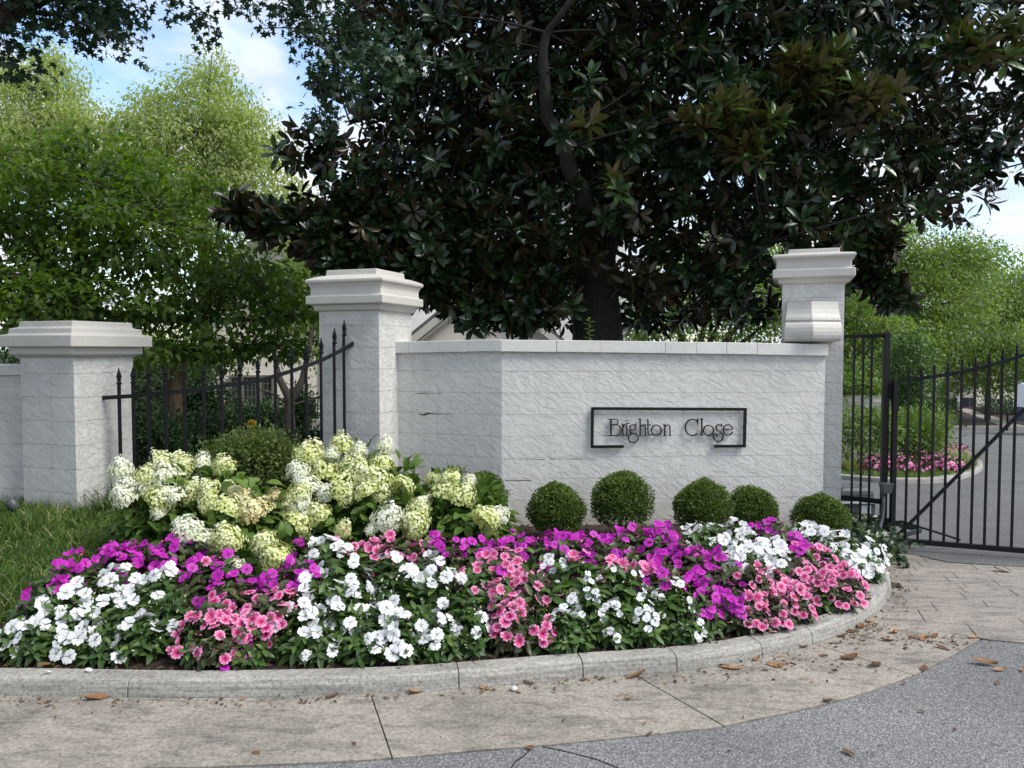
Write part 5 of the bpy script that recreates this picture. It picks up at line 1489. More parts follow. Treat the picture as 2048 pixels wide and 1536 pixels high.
XL2 = [(-6.2, 3.4, 5.4, 1.8, 1.8, 1.1), (-7.4, 4.6, 4.8, 1.8, 1.8, 1.4), (-6.4, 1.0, 5.8, 2.0, 1.8, 1.2), (-4.6, 1.2, 7.0, 1.8, 1.8, .9), (-7.8, 2.6, 6.8, 1.8, 2.0, 1.6), (-8.6, 0, 5.2, 1.8, 1.8, 1.4), (-5.6, -1.2, 6.6, 1.6, 1.6, 1.0)]
add_crown(map_, XL2, 1500, 10, .16, T_STAR, .13, M['maple_leaf'], name='shading_crown', shell=.9, up=.8, outw=.3, droop=.3, squash=.6, seed=42)  # unseen canopy out of view, added to block sky light from the left
xcp = add_crown(map_, XL, 1900, 9, .055, T_STAR, .058, M['maple_leaf'], shell=.9, up=.8, outw=.3, droop=.5, squash=.8, seed=41)
rsel = np.random.default_rng(6).choice(len(xcp), 130, replace=False)
limbs(mb, mn, [xcp[i] for i in rsel], .012, 9, .003, 4, .1)
mb.build('trunk', M['bark'], map_, True)

# --- dogwood behind the low pillar
def broad_tree(name, lab, base, trunkpts, tr, lob, cl, per, crad, tmpl, ln, mat, bark, seed, nb=140, group=None, fr=(5, .26), **kw):
    t = tree_root(name, tuple(base), lab, 'tree', group)
    mb = MB(); nodes = []
    for pts, r in zip(trunkpts, tr):
        mb.tube(pts, r, 8, cap=False); nodes += pts[1:]
    cp = add_crown(t, fray(lob, fr[0] * len(lob), fr[1], seed), cl, per, crad, tmpl, ln, mat, seed=seed, **kw)
    rs = np.random.default_rng(seed).choice(len(cp), min(nb, len(cp)), replace=False)
    limbs(mb, nodes, [cp[i] for i in rs], tr[0][-1] * 1.2, seed, .006, 4, .12)
    mb.build('trunk', bark, t, True)
    return t
DL = [lobe(60, 430, 10, .9, 1.2, .5), lobe(200, 340, 10, .8, 1.0, .4), lobe(250, 400, 9.8, 1.0, 1.1, .5), lobe(110, 520, 9.6, 1.0, 1.1, .5), lobe(330, 500, 9.6, 1.1, 1.1, .45), lobe(480, 560, 9.6, .7, .9, .3), lobe(400, 620, 9.3, 1.0, 1.0, .3), lobe(200, 620, 9.2, 1.2, 1.0, .4), lobe(40, 610, 9.2, .8, 1.0, .35), lobe(560, 620, 9.6, .45, .6, .25), lobe(330, 700, 9.0, .6, .8, .16), lobe(480, 690, 9.2, .7, .8, .2), lobe(570, 700, 9.4, .4, .5, .2), lobe(-60, 420, 9.8, .9, 1.0, .5), lobe(-100, 580, 9.4, .8, 1.0, .5), lobe(150, 660, 9.0, .5, .5, .2), lobe(60, 640, 8.6, .6, .4, .2)]
db = P(165, 700, 10.2); db.z = .1
broad_tree('dogwood_tree', 'spreading dogwood with broad mid green leaves behind the low pillar', db,
           [[Vector((db.x, db.y, 0)), P(168, 640, 10.1), P(160, 560, 10), P(165, 450, 9.9), P(180, 370, 9.9)], [P(160, 600, 10), P(100, 520, 10), P(40, 460, 10)], [P(160, 560, 10), P(240, 480, 9.8), P(310, 420, 9.7)], [P(165, 620, 10), P(300, 640, 9.6), P(420, 640, 9.4), P(540, 640, 9.4)], [P(168, 640, 10), P(250, 690, 9.4), P(400, 700, 9.2), P(500, 690, 9.2)]],
           [[.14, .12, .10, .07, .03], [.06, .05, .03], [.06, .045, .025], [.06, .045, .035, .02], [.05, .04, .03, .02]], DL, 1750, 11, .13, T_MID, .105, M['dogwood_leaf'], M['bark'], 51, 200, shell=.8, up=1.0, outw=.35, droop=.35, squash=.35)

# --- birches and other trees far behind on the left
BL = [lobe(60, 260, 19, 1.3, 1.5, 1.1), lobe(110, 190, 19, .7, 1, .9), lobe(110, 130, 19, .25, .4, .3), lobe(-40, 330, 19, 1.2, 1.5, 1.2), lobe(150, 330, 19, 1.5, 1.6, 1.2), lobe(20, 180, 19, .5, .8, .6)]
bb = P(70, 780, 19.5); bb.z = -.3
broad_tree('birch_tree', 'pale leafy birch at the far left with a thin pointed top', bb, [[Vector((bb.x, bb.y, -.4)), P(70, 600, 19.3), P(85, 400, 19), P(100, 250, 19), P(112, 130, 19)]], [[.18, .15, .11, .06, .015]], BL, 1250, 22, .16, T_SMALL, .105, M['birch_leaf'], M['bark_grey'], 61, 120, group='birches behind the garden', fr=(16, .22), shell=.75, up=.6, outw=.3, droop=.8, squash=.9)
BL = [lobe(400, 330, 18, 1.5, 1.6, 1.3), lobe(410, 230, 18, 1.0, 1.2, .8), lobe(420, 160, 18, .4, .6, .5), lobe(425, 115, 18, .18, .2, .2), lobe(300, 270, 18.3, .8, 1.1, .8), lobe(490, 290, 18, .7, 1, .8), lobe(530, 380, 18, .7, 1, .9), lobe(420, 440, 18, 1.5, 1.5, 1.0), lobe(270, 370, 18.4, 1.0, 1.2, 1.0), lobe(560, 300, 18.2, .3, .5, .3), lobe(560, 470, 17.8, .7, .8, .6), lobe(600, 400, 17.8, .35, .5, .35)]
bb = P(410, 800, 18.5); bb.z = -.3
broad_tree('birch_tree', 'tall yellow green birch between the dogwood and the magnolia', bb, [[Vector((bb.x, bb.y, -.4)), P(410, 600, 18.4), P(405, 420, 18), P(408, 260, 18), P(424, 110, 18)]], [[.2, .16, .12, .07, .012]], BL, 1700, 22, .16, T_SMALL, .105, M['birch_leaf'], M['bark_grey'], 62, 140, group='birches behind the garden', fr=(16, .22), shell=.75, up=.6, outw=.3, droop=.8, squash=.9)
BL = [lobe(600, 570, 16, .6, .8, .5), lobe(640, 620, 16, .5, .7, .5), lobe(590, 650, 15.5, .5, .6, .45), lobe(620, 540, 16, .4, .5, .3), lobe(630, 700, 15.5, .35, .5, .3)]
bb = P(582, 850, 15); bb.z = -.15
broad_tree('small_tree', 'small light green forked tree before the house left of the middle pillar', bb,
           [[Vector((bb.x, bb.y, -.3)), P(578, 830, 15), P(580, 800, 15), P(560, 760, 15), P(545, 700, 15.2)], [P(582, 800, 15), P(605, 760, 15), P(620, 690, 15.2), P(630, 620, 15.5)], [P(579, 810, 15), P(540, 785, 14.9), P(505, 775, 14.8)], [P(581, 812, 15), P(620, 800, 15), P(645, 790, 15)]],
           [[.14, .11, .09, .07, .03], [.08, .07, .05, .03], [.035, .025, .01], [.035, .025, .01]], BL, 420, 18, .16, T_SMALL, .09, M['elm_leaf'], M['bark'], 63, 60, shell=.8, up=.7, outw=.3, droop=.5)
# crape myrtle stems seen under the dogwood
cb = P(345, 820, 13); cb.z = .0
BL = [lobe(330, 690, 13, .9, .9, .45), lobe(420, 720, 13, .6, .8, .25), lobe(280, 720, 13, .5, .7, .3)]
broad_tree('crape_myrtle', 'crape myrtle with several tan stems seen between the fence pickets', cb,
           [[Vector((cb.x - .05, cb.y, -.1)), P(345, 790, 13), P(335, 750, 13), P(322, 700, 13)], [Vector((cb.x + .03, cb.y, -.1)), P(350, 790, 12.9), P(352, 750, 13), P(352, 690, 13)], [Vector((cb.x + .1, cb.y, -.1)), P(357, 790, 13), P(362, 750, 13), P(385, 690, 13)]],
           [[.10, .085, .07, .05], [.10, .085, .075, .05], [.09, .08, .06, .04]], BL, 260, 14, .15, T_SMALL, .08, M['dogwood_leaf'], M['bark_tan'], 64, 40, shell=.8, up=.8, outw=.3, droop=.4)

# --- trees beyond the gate
def elm(lab, px, base_py, Y, lob, seed, cl, ln=.13, trunk_r=.2, mat='elm_leaf'):
    b = PG(px, base_py) if False else P(px, base_py, Y)
    b.z = gz(b.x, b.y) - .05
    top = lob[0]
    tp = Vector((top[0], top[1], top[2]))
    mid = Vector((b.x, b.y, b.z)).lerp(tp, .45)
    tr = [[b, mid, tp]] + [[mid, mid.lerp(Vector(q[:3]), .6), Vector(q[:3])] for q in lob[1:6]]
    rs = [[trunk_r, trunk_r * .75, trunk_r * .3]] + [[trunk_r * .5, trunk_r * .35, trunk_r * .12]] * (len(tr) - 1)
    return broad_tree('leafy_tree', lab, b, tr, rs, lob, cl, 24, ln * 2.1, T_SMALL, ln, M[mat], M['bark'], seed, 110, group='trees beyond the gate', shell=.8, up=.75, outw=.35, droop=.55, squash=.5)
elm('light green feathery tree rising right of the tallest pillar', 1830, 800, 24, [lobe(1820, 520, 24, 1.7, 1.8, 1.0), lobe(1750, 500, 24, .9, 1.2, .8), lobe(1900, 540, 24, 1.3, 1.5, .8), lobe(1970, 520, 24.5, .7, 1, .4), lobe(1740, 600, 23, 1.2, 1.4, .8), lobe(1850, 620, 23, 1.7, 1.6, .8), lobe(1800, 455, 24, .6, .8, .35), lobe(1930, 500, 24, .6, .8, .35), lobe(1800, 680, 22.5, 1.4, 1.5, .6)], 71, 1100)
def far_lobes(l, k): return [lobe(px, py, Y * k, a * k, b * k, c * k) for px, py, Y, a, b, c in l]
elm('spreading light green tree over the far driveway', 1975, 838, 42, far_lobes([(1980, 600, 31, 2.2, 2.2, 1.2), (1920, 640, 30, 1.8, 2, .9), (2040, 620, 31, 1.8, 2, 1.1), (1990, 700, 29.5, 1.9, 2, .8), (1900, 720, 30, 1.4, 1.6, .7), (2060, 720, 30, 1.5, 2, .7), (1960, 750, 31, 1.5, 1.6, .45), (2030, 775, 31, 1.2, 1.2, .4), (2070, 560, 31, 1.2, 1.5, .7), (1880, 560, 31, 1.2, 1.2, .6), (1900, 775, 31, .8, 1, .35)], 1.35), 72, 1500, .19, .17)
elm('shaded tree behind the narrow fixed panel', 1720, 800, 21, [lobe(1710, 650, 21, 1.1, 1.3, .9), lobe(1770, 690, 20.5, .9, 1.1, .6), lobe(1660, 600, 22, 1.2, 1.3, .9), lobe(1700, 740, 20, .9, 1.0, .4), lobe(1790, 740, 20, .7, 1, .35)], 73, 520, .12, .18)
elm('leafy tree glimpsed under the magnolia to the right of its trunk', 1400, 800, 20, [lobe(1350, 600, 20, 1.3, 1.5, 1.0), lobe(1450, 620, 20, 1.3, 1.5, 1.0), lobe(1550, 560, 20, 1.2, 1.4, 1.2), lobe(1540, 640, 20, 1.0, 1.2, .6), lobe(1300, 660, 20, .9, 1, .6), lobe(1450, 500, 20, 1.2, 1.4, 1.0)], 74, 620, .13, .18)
# conical evergreen, shrubs and the far flower island
def shrub(name, lab, base, lob, cl, per, crad, tmpl, ln, mat, seed, group=None, nst=10, cat='shrub', **kw):
    t = empty(name, tuple(base), lab, cat, group)
    add_crown(t, lob, cl, per, crad, tmpl, ln, M[mat], 'foliage', seed=seed, **dict(dict(shell=.6, up=.5, outw=.7, squash=.9), **kw))
    h = max(q[2] for q in lob) - base[2]
    mb = MB(); stems(mb, tuple(base), h, max(q[3] for q in lob) * .8, nst, seed, .012 if h > 1 else .007); mb.build('stems', M['bark'], t)
    return t
def gbase(px, py, Y, f=None):
    p = P(px, py, Y); p.z = (f or gz)(p.x, p.y) - .05; return p
shrub('holly_bush', 'tall conical evergreen beyond the gate beside the fixed panel', gbase(1812, 850, 18), [lobe(1815, 740, 18, .55, .7, .7), lobe(1812, 800, 18, .7, .8, .7), lobe(1820, 690, 18, .28, .35, .35), lobe(1840, 840, 18, .6, .7, .5)], 420, 22, .12, T_SMALL, .09, 'holly_leaf', 81)
shrub('rounded_shrub', 'bright green rounded shrub behind the pink far flower bed', gbase(1810, 900, 16), [lobe(1800, 870, 16, .75, .7, .45), lobe(1850, 860, 16, .5, .6, .5), lobe(1750, 860, 16, .5, .6, .45)], 420, 18, .10, T_SMALL, .08, 'bright_leaf', 82)
shrub('loose_shrub', 'loose leggy shrub seen through the narrow fixed panel', gbase(1715, 930, 14.5), [lobe(1700, 850, 14.5, .32, .4, .35), lobe(1740, 860, 14.5, .4, .4, .35), lobe(1765, 850, 14.5, .25, .4, .35), lobe(1715, 900, 14.3, .3, .4, .2)], 180, 12, .09, T_MID, .085, 'bright_leaf', 83)
# low wall with creeper behind the island
w2 = empty('garden_wall', tuple(gbase(1700, 930, 15.4)), 'low beige wall seen through the fixed panel beyond the gate', 'wall')
a = P(1660, 805, 15.6); b = P(1762, 803, 15.2)
MB().bar((a.x, a.y, -.2), (b.x, b.y, -.2), .2, 2.0).build('wall_face', M['stucco_far'], w2)
MB().bar((a.x, a.y, ZY(806, 15.4)), (b.x, b.y, ZY(806, 15.4)), .28, .09).build('coping', M['cap'], w2)
shrub('creeper', 'pale green creeper lying along the low beige wall beyond the gate', (a.x + .3, a.y + .3, -.5), [lobe(1700, 775, 15.6, .3, .3, .22), lobe(1740, 780, 15.4, .35, .3, .2), lobe(1680, 780, 15.6, .25, .3, .2)], 130, 14, .08, T_MID, .09, 'bright_leaf', 84, cat='creeper')

# far island: kerb, grass, pink flowers, variegated liriope
isl = [PG(px, py) for px, py in ((1640, 956), (1700, 962), (1760, 967), (1820, 969), (1880, 967), (1925, 960), (1955, 949), (1967, 936), (1958, 922), (1935, 908), (1900, 896))]
ip = smooth_line([(p.x, p.y) for p in isl], .18)
ipoly = []
for i, p in enumerate(ip):
    t_ = (ip[min(i + 1, len(ip) - 1)] - ip[max(i - 1, 0)]).normalized(); ipoly.append((p.x - t_.y * .1, p.y + t_.x * .1))
ipoly += [(9.3, 22), (5, 22)]
tag(MB().prism([(x, y) for x, y in ipoly], lambda x, y: gz(x, y) - .1, lambda x, y: gz(x, y) + .08).build('island_turf', M['turf']), kind='structure')
ik = tag(empty('island_kerb', (ip[0].x, ip[0].y, -.5)), kind='structure')
KP2 = [(0, -.1), (.005, .0), (.02, .075), (.04, .09), (.17, .09), (.17, -.1)]
for i in range(0, len(ip) - 4, 7):
    sgm = ip[i:i + 8]
    if len(sgm) > 2:
        sgm = sgm[:-1] + [sgm[-1] - (sgm[-1] - sgm[-2]).normalized() * .012]
        kerb_piece(sgm, 'kerb_segment', ik, KP2, M['kerb'])
ifz = lambda x, y: gz(x, y) + .085
rng = np.random.default_rng(77)
def in_poly(x, y, poly):
    c = False
    for (x1, y1), (x2, y2) in zip(poly, poly[1:] + poly[:1]):
        if (y1 > y) != (y2 > y) and x < (x2 - x1) * (y - y1) / (y2 - y1) + x1: c = not c
    return c
pts = []
while len(pts) < 9000:
    x, y = rng.uniform(5.4, 9.6), rng.uniform(12.6, 16.5)
    if in_poly(x, y, ipoly) and min(math.hypot(q.x - x, q.y - y) for q in ip[::3]) > .1: pts.append((x, y, ifz(x, y)))
    elif rng.random() < 1e-5: break
n = len(pts)
me = scatter_mesh('island_grass', T_BLADE, np.array(pts), rng.normal(size=(n, 3)) * .4 + np.array([0, 0, 1]), rdir(n, rng), .07 * (.7 + .6 * rng.random(n)), M['grass_leaf'], None, .012)
o = tag(link('grass', me), 'mown grass rim of the far flower island', 'grass'); o['kind'] = 'stuff'
# its pink bedding, plant by plant, flowers joined with the plant at this distance
def far_imp(seed):
    rng = np.random.default_rng(seed); n = 60
    d = rdir(n, rng); d[:, 2] = np.abs(d[:, 2])
    tm, tf = T_DIAM
    pos = d * np.array([.20, .20, .26]) * (0.75 + .25 * rng.random(n))[:, None]
    lf = scatter_mesh('far_foliage', T_MID, pos, unit(d + rdir(n, rng) * .6), d, .085, M['bronze_leaf'])
    m = 34
    d = rdir(m, rng); d[:, 2] = np.abs(d[:, 2]); d[:, 1] -= .3; d = unit(d)
    pos = d * np.array([.21, .21, .28])
    a = unit(np.cross(d, rdir(m, rng))); b = np.cross(d, a)
    Pm, Xm, Zm = [], [], []
    for k in range(5):
        th = k * 1.2566; Pm.append(pos); Xm.append(a * math.cos(th) + b * math.sin(th)); Zm.append(d)
    tp = (np.array([(0, 0, 0), (.6, -.42, .02), (1, 0, 0), (.6, .42, .02)], float), [(0, 1, 2, 3)])
    fl = scatter_mesh('far_flowers', tp, np.concatenate(Pm), np.concatenate(Xm), np.concatenate(Zm), .033, M['far_pink'], np.tile(rng.random(m), 5))
    return lf, fl
M['far_pink'] = m_leaf('far_pink_petal', [(0, (.55, .06, .25)), (.5, (.72, .16, .42)), (1, (.85, .55, .62))], .6, .25, None, (1, 1, 1))
FI = [far_imp(s) for s in (1, 2, 3, 4)]
rr = random.Random(9)
row = 0
for py, x0, x1, step in ((938, 1735, 1905, 17), (926, 1728, 1925, 18), (914, 1725, 1915, 18), (905, 1735, 1890, 20), (903, 1895, 1935, 14)):
    px = x0; nth = 0
    while px <= x1:
        p = PG(px + rr.uniform(-4, 4), py + rr.uniform(-2, 2) + 6, ifz)
        if not (1900 < px < 1928 and py < 935 and py > 904):
            k = rr.randrange(4)
            t = empty('bedding_plant', tuple(p), f"pink bedding plant, {ORD[nth]} from left in the {['front', 'second', 'third', 'fourth', 'rearmost'][row]} row of the far island", 'bedding plant', 'pink bedding plants in the far island', rr.uniform(0, .5))
            s = rr.uniform(.95, 1.2)
            link('foliage', FI[k][0], t, None, None, s)['kind'] = 'stuff'
            link('blossom', FI[k][1], t, None, None, s)['kind'] = 'stuff'
            nth += 1
        px += step
    row += 1
VT = [tuft(80, .42, .014, .10, M['var_leaf'], s) for s in (4, 5)]
for i, (px, py, lab) in enumerate([(1705, 945, 'variegated grass tuft at the left end of the far island'), (1912, 940, 'variegated grass tuft at the right front of the far island'), (1925, 930, 'variegated grass tuft behind the right front one on the far island'), (1938, 938, 'variegated grass tuft at the right tip of the far island'), (1892, 908, 'variegated grass tuft at the back of the far island'), (1900, 925, 'variegated grass tuft among pink flowers on the far island')]):
    p = PG(px, py, ifz)
    t = empty('variegated_liriope', tuple(p), lab, 'ornamental grass', 'variegated tufts on the far island', i)
    link('blades', VT[i % 2], t)['kind'] = 'stuff'

# --- shrubs behind the fence
shrub('privet_bush', 'large twiggy rounded green bush behind the hydrangeas before the fence', gbase(505, 1040, 6.05, bedz), [lobe(470, 930, 6.05, .26, .24, .22), lobe(545, 925, 6.05, .25, .24, .22), lobe(505, 900, 6.05, .26, .24, .16), lobe(500, 970, 6.0, .32, .26, .25), lobe(580, 940, 6.05, .13, .2, .16), lobe(430, 935, 6.05, .13, .2, .16)], 1300, 11, .04, T_SMALL, .036, 'privet_leaf', 91, nst=60, shell=.9)
SH = [(300, 880, 8.6, [(300, 860, .3, .22), (345, 880, .3, .2), (280, 890, .3, .25)], 'dark spreading shrub behind the first fence pickets'),
      (400, 870, 9.5, [(400, 870, .35, .22), (370, 900, .3, .2), (430, 890, .3, .2)], 'dark shrub behind the middle fence pickets'),
      (290, 780, 15, [(280, 780, .6, .4), (310, 800, .5, .35)], 'far dark bush left of the crape myrtle stems'),
      (400, 790, 15, [(395, 780, .5, .6), (420, 810, .4, .35), (380, 810, .4, .4)], 'far dark bush between the crape myrtle and the house corner'),
      (450, 830, 19, [(440, 832, .5, .2), (470, 832, .5, .22), (500, 833, .5, .2)], 'low dark hedge clump under the house window, left part'),
      (540, 830, 19, [(530, 832, .5, .22), (560, 832, .45, .2)], 'low dark hedge clump under the house window, right part'),
      (600, 830, 17, [(600, 810, .15, .35), (606, 830, .2, .2)], 'narrow dark upright bush by the porch railing'),
      (620, 880, 10, [(640, 890, .25, .12), (610, 885, .2, .1)], 'low green clump behind the last fence pickets'),
      (230, 780, 12, [(200, 760, .9, .6), (120, 760, .9, .6), (20, 720, 1.0, .7)], 'broad dark evergreen bank behind the low pillar')]
for i, (px, py, Y, lb, lab) in enumerate(SH):
    shrub('garden_shrub', lab, gbase(px, py, Y), [lobe(a, b, Y, r, r * 1.0, rz) for a, b, r, rz in lb], 90 * len(lb), 16, .09 if Y < 12 else .14, T_SMALL, .055 if Y < 12 else .09, 'shrub_leaf', 100 + i, group='dark shrubs behind the iron fence', shell=.8)
# weed growing behind the coping
wd_ = P(1178, 690, 7.35)
t = empty('weed', (wd_.x, wd_.y, 1.2), 'single bright green weed sprig rising over the wall coping', 'weed')
rng = np.random.default_rng(8); pos, X = [], []
for k in range(16):
    z = ZY(690 - k * 3.4, 7.35); a = k * 2.4
    pos.append((wd_.x + .004 * math.sin(k), wd_.y, z)); X.append((math.cos(a), math.sin(a) * .7, .35))
put('leaves', scatter_mesh('leaves', T_MID, np.array(pos), np.array(X), np.tile([0, -.3, 1.0], (16, 1)), .062, M['bright_leaf']), t)['kind'] = 'stuff'
MB().tube([(wd_.x, wd_.y, 1.1), (wd_.x, wd_.y, ZY(690, 7.35)), (wd_.x + .005, wd_.y, ZY(636, 7.35))], [.005, .004, .002], 5).build('stalk', M['stem'], t)

# ------------------------------------------------------------------ houses beyond
M['roof'] = m_plain('slate_roof', (0.09, 0.088, 0.085), 0.8, var=0.25, scale=5, bumpd=.004)
M['door'] = m_plain('dark_blue_door', (0.012, 0.016, 0.035), 0.4, var=0.1)
M['frame'] = m_plain('taupe_frame', (0.15, 0.135, 0.11), 0.6, var=0.06)
def frame_obj(a, b):
    """axes of a house front running from plan point a (left) to b (right), n towards the viewer"""
    a, b = Vector(a), Vector(b); t = (b - a).normalized(); n = Vector((t.y, -t.x)); return a, t, n
def slab(mb, a, t, n, s0, s1, z0, z1, d0, d1):
    """block on a front: from s0 to s1 along it, z0 to z1 up, d0 to d1 out from the wall"""
    c = a + t * ((s0 + s1) / 2) + n * ((d0 + d1) / 2)
    return mb.box((c.x, c.y, (z0 + z1) / 2), (abs(s1 - s0), abs(d1 - d0), z1 - z0), math.atan2(t.y, t.x))
def window(root, a, t, n, s0, s1, z0, z1, nx, nz, mull=(), fw=.07, fm='frame', lead=.02):
    """recessed pane, frame, glazing bars; mull: heavy mullions as fractions of the width"""
    mb = MB()
    slab(mb, a, t, n, s0 - fw, s1 + fw, z1, z1 + fw, 0, .06); slab(mb, a, t, n, s0 - fw, s1 + fw, z0 - fw, z0, 0, .06)
    slab(mb, a, t, n, s0 - fw, s0, z0, z1, 0, .058); slab(mb, a, t, n, s1, s1 + fw, z0, z1, 0, .058)
    for m in mull: slab(mb, a, t, n, s0 + (s1 - s0) * m - fw / 2, s0 + (s1 - s0) * m + fw / 2, z0, z1, 0, .055)
    w = mb.build('window', M[fm], root)
    mb = MB(); slab(mb, a, t, n, s0, s1, z0, z1, .004, .012); mb.build('pane', M['glass'], w)
    mb = MB()
    for i in range(1, nx): slab(mb, a, t, n, s0 + (s1 - s0) * i / nx - lead / 2, s0 + (s1 - s0) * i / nx + lead / 2, z0, z1, .012, .026)
    for i in range(1, nz): slab(mb, a, t, n, s0, s1, z0 + (z1 - z0) * i / nz - lead / 2, z0 + (z1 - z0) * i / nz + lead / 2, .012, .024)
    if nx > 1 or nz > 1: mb.build('glazing_bars', M[fm], w)
    mb = MB(); slab(mb, a, t, n, s0 - fw - .04, s1 + fw + .04, z0 - fw - .09, z0 - fw, 0, .11); mb.build('sill', M['trim'], w)
    return w
def px_s(a, t, px):
    k = (px - 1024) / F
    return (k * a.y - a.x) / (t.x - k * t.y)

# cream house behind the fence: quoined corner, leaded triple window
YH = 21
ha, ht, hn = frame_obj((P(418, 800, YH).x, YH), (P(640, 800, YH + .4).x, YH + .4))
hz = gz(ha.x, ha.y) - .3
house1 = empty('cream_house', (ha.x, ha.y, hz), 'cream stucco house with quoined corner and leaded window behind the iron fence', 'house')
c4 = [ha, ha + ht * 3.25, ha + ht * 3.25 - hn * 9, ha - hn * 9]
MB().prism([(q.x, q.y) for q in c4], hz - .5, 3.6).build('wall', M['stucco_far'], house1)
c5 = [ha + ht * 3.26 + hn * -.9, ha + ht * 7.5 - hn * .9, ha + ht * 7.5 - hn * 9, ha + ht * 3.26 - hn * 9]
MB().prism([(q.x, q.y) for q in c5], hz - .5, 3.6).build('wing', M['stucco_white'], house1)
cc = [ha + hn * .5 - ht * .5, ha + ht * 3.75 + hn * .5, ha + ht * 3.75 - hn * 9.5, ha - ht * .5 - hn * 9.5]
v = [(q.x, q.y, 3.603) for q in cc]; ap = (cc[0] + cc[2]) / 2
v += [(ap.x, ap.y - 2, 5.4), (ap.x, ap.y + 2, 5.4)]
MB().add(v, [(0, 1, 4), (1, 2, 5, 4), (2, 3, 5), (3, 0, 4, 5), (3, 2, 1, 0)]).build('roof', M['roof'], house1)
zq = ZY(836, YH)
while zq < 3.4:
    mb = MB(); slab(mb, ha, ht, hn, -.04, .28, zq + .012, zq + .27, -.25, .04); mb.build('quoin', M['trim'], house1, bevel=.012)
    mb = MB(); slab(mb, ha, ht, hn, 2.93 if zq > -10 else 3, 3.28, zq + .012, zq + .27, -.25, .04); mb.build('quoin', M['trim'], house1, bevel=.012)
    zq += .285
window(house1, ha, ht, hn, px_s(ha, ht, 463), px_s(ha, ht, 543), ZY(807, YH), ZY(755, YH), 10, 4, (.27, .73), .06, 'frame', .011)
rl = empty('porch_railing', tuple(P(632, 840, 16.5)), 'black porch railing at the steps left of the middle pillar', 'railing')
a, b = P(612, 838, 16.5), P(645, 838, 16.8)
MB().bar((a.x, a.y, ZY(796, 16.5)), (b.x, b.y, ZY(796, 16.8)), .03, .035).build('rail', M['iron'], rl)
for k in range(8):
    q = a.lerp(b, k / 7); MB().bar((q.x, q.y, ZY(834, 16.5)), (q.x, q.y, ZY(796, 16.6)), .018, up=(0, 1, 0)).build('baluster', M['iron'], rl)
st = empty('porch_steps', (a.x, a.y + .5, -.4), 'pale porch steps below the railing left of the middle pillar', 'steps')
for k in range(3):
    MB().box(((a.x + b.x) / 2 + .35, a.y + .55 + .3 * k, ZY(842, 16.5) + .14 * k - .25), (1.1, .32, .5)).build('step', M['cap'], st, bevel=.01)
# little yellow octagon sign on a stake
M['sign_y'] = m_plain('yellow_sign', (.55, .33, .02), .5, var=.06)
p = P(503, 847, 13.5)
ys = empty('yard_sign', (p.x, p.y, gz(p.x, p.y) - .05), 'small yellow octagonal security sign on a stake among the shrubs', 'sign')
mb = MB().rings([(.075, -.006), (.075, .006)], 8, ph=math.pi / 8)
mb.v = [(x + p.x, p.y + z, p.z + y) for x, y, z in mb.v]; mb.build('plate', M['sign_y'], ys)
mb = MB()
for cx, strokes in ((-.035, [((-.014, -.018), (0, .018)), ((0, .018), (.014, -.018)), ((-.008, -.006), (.008, -.006))]), (0, [((-.01, -.018), (-.01, .018)), ((-.01, .018), (.011, .004)), ((.011, .004), (-.01, -.018))]), (.035, [((-.013, .018), (.013, .018)), ((0, .018), (0, -.018))])):
    for (x0, z0), (x1, z1) in strokes: mb.bar((p.x + cx + x0, p.y - .009, p.z + z0), (p.x + cx + x1, p.y - .009, p.z + z1), .006, .003)
mb.build('lettering', M['crack'], ys)
MB().bar((p.x, p.y + .02, gz(p.x, p.y) - .1), (p.x, p.y + .02, p.z + .03), .015, up=(0, 1, 0)).build('stake', M['iron'], ys)

# pale house with gable and round louvre behind the magnolia
YG = 20.0
ga_, gt, gn = frame_obj((P(800, 690, YG).x, YG), (P(1136, 690, YG).x, YG))
hz = -.4
house2 = empty('gabled_house', (ga_.x, ga_.y, hz), 'pale house with steep gable and round louvre seen under the magnolia', 'house')
ax_, az = P(968, 560, YG).x, ZY(560, YG); ez = ZY(697, YG); ex0, ex1 = ga_.x, P(1136, 690, YG).x
front = [(ex0 + .25, hz - .4), (ex1 - .25, hz - .4), (ex1 - .25, ez), (ax_, az - .12), (ex0 + .25, ez)]
v = [(x, YG, z) for x, z in front] + [(x, YG + 9, z) for x, z in front]
f = [(0, 1, 2, 3, 4), (9, 8, 7, 6, 5)] + [(i, 5 + i, 5 + (i + 1) % 5, (i + 1) % 5) for i in range(5)]
MB().add(v, f).build('gable_wall', M['stucco_far'], house2)
for x0, x1 in ((ex0, ax_), (ex1, ax_)):
    mb = MB()
    dz = az - ez
    for off, th, y0, y1, mi in ((0, .16, YG - .28, YG + 9, 0),):
        v = [(x0, y0, ez - .02), (x1, y0, az), (x1, y0, az + th), (x0, y0, ez + th - .02), (x0, y1, ez - .02), (x1, y1, az), (x1, y1, az + th), (x0, y1, ez + th - .02)]
        mb.add(v, [(0, 1, 2, 3), (7, 6, 5, 4), (0, 4, 5, 1), (1, 5, 6, 2), (2, 6, 7, 3), (3, 7, 4, 0)])
    mb.build('roof', M['roof'], house2)
    for k, (o, h, d) in enumerate(((.20, .17, .30), (.36, .10, .20))):
        mb = MB(); mb.bar((x0, YG - d / 2, ez - o + .13), (x1, YG - d / 2, az - o + .13), d, h); mb.build('rake_board', M['trim'], house2)
cv = P(967, 641, YG); 
mb = MB(); 
ring = [(.37, -.05), (.37, .06), (.31, .06), (.31, -.05)]
v, f = [], []
for i in range(24):
    a = 2 * math.pi * i / 24
    for r_, d in ring: v.append((cv.x + r_ * math.cos(a), YG - .02 - d, cv.z + r_ * math.sin(a)))
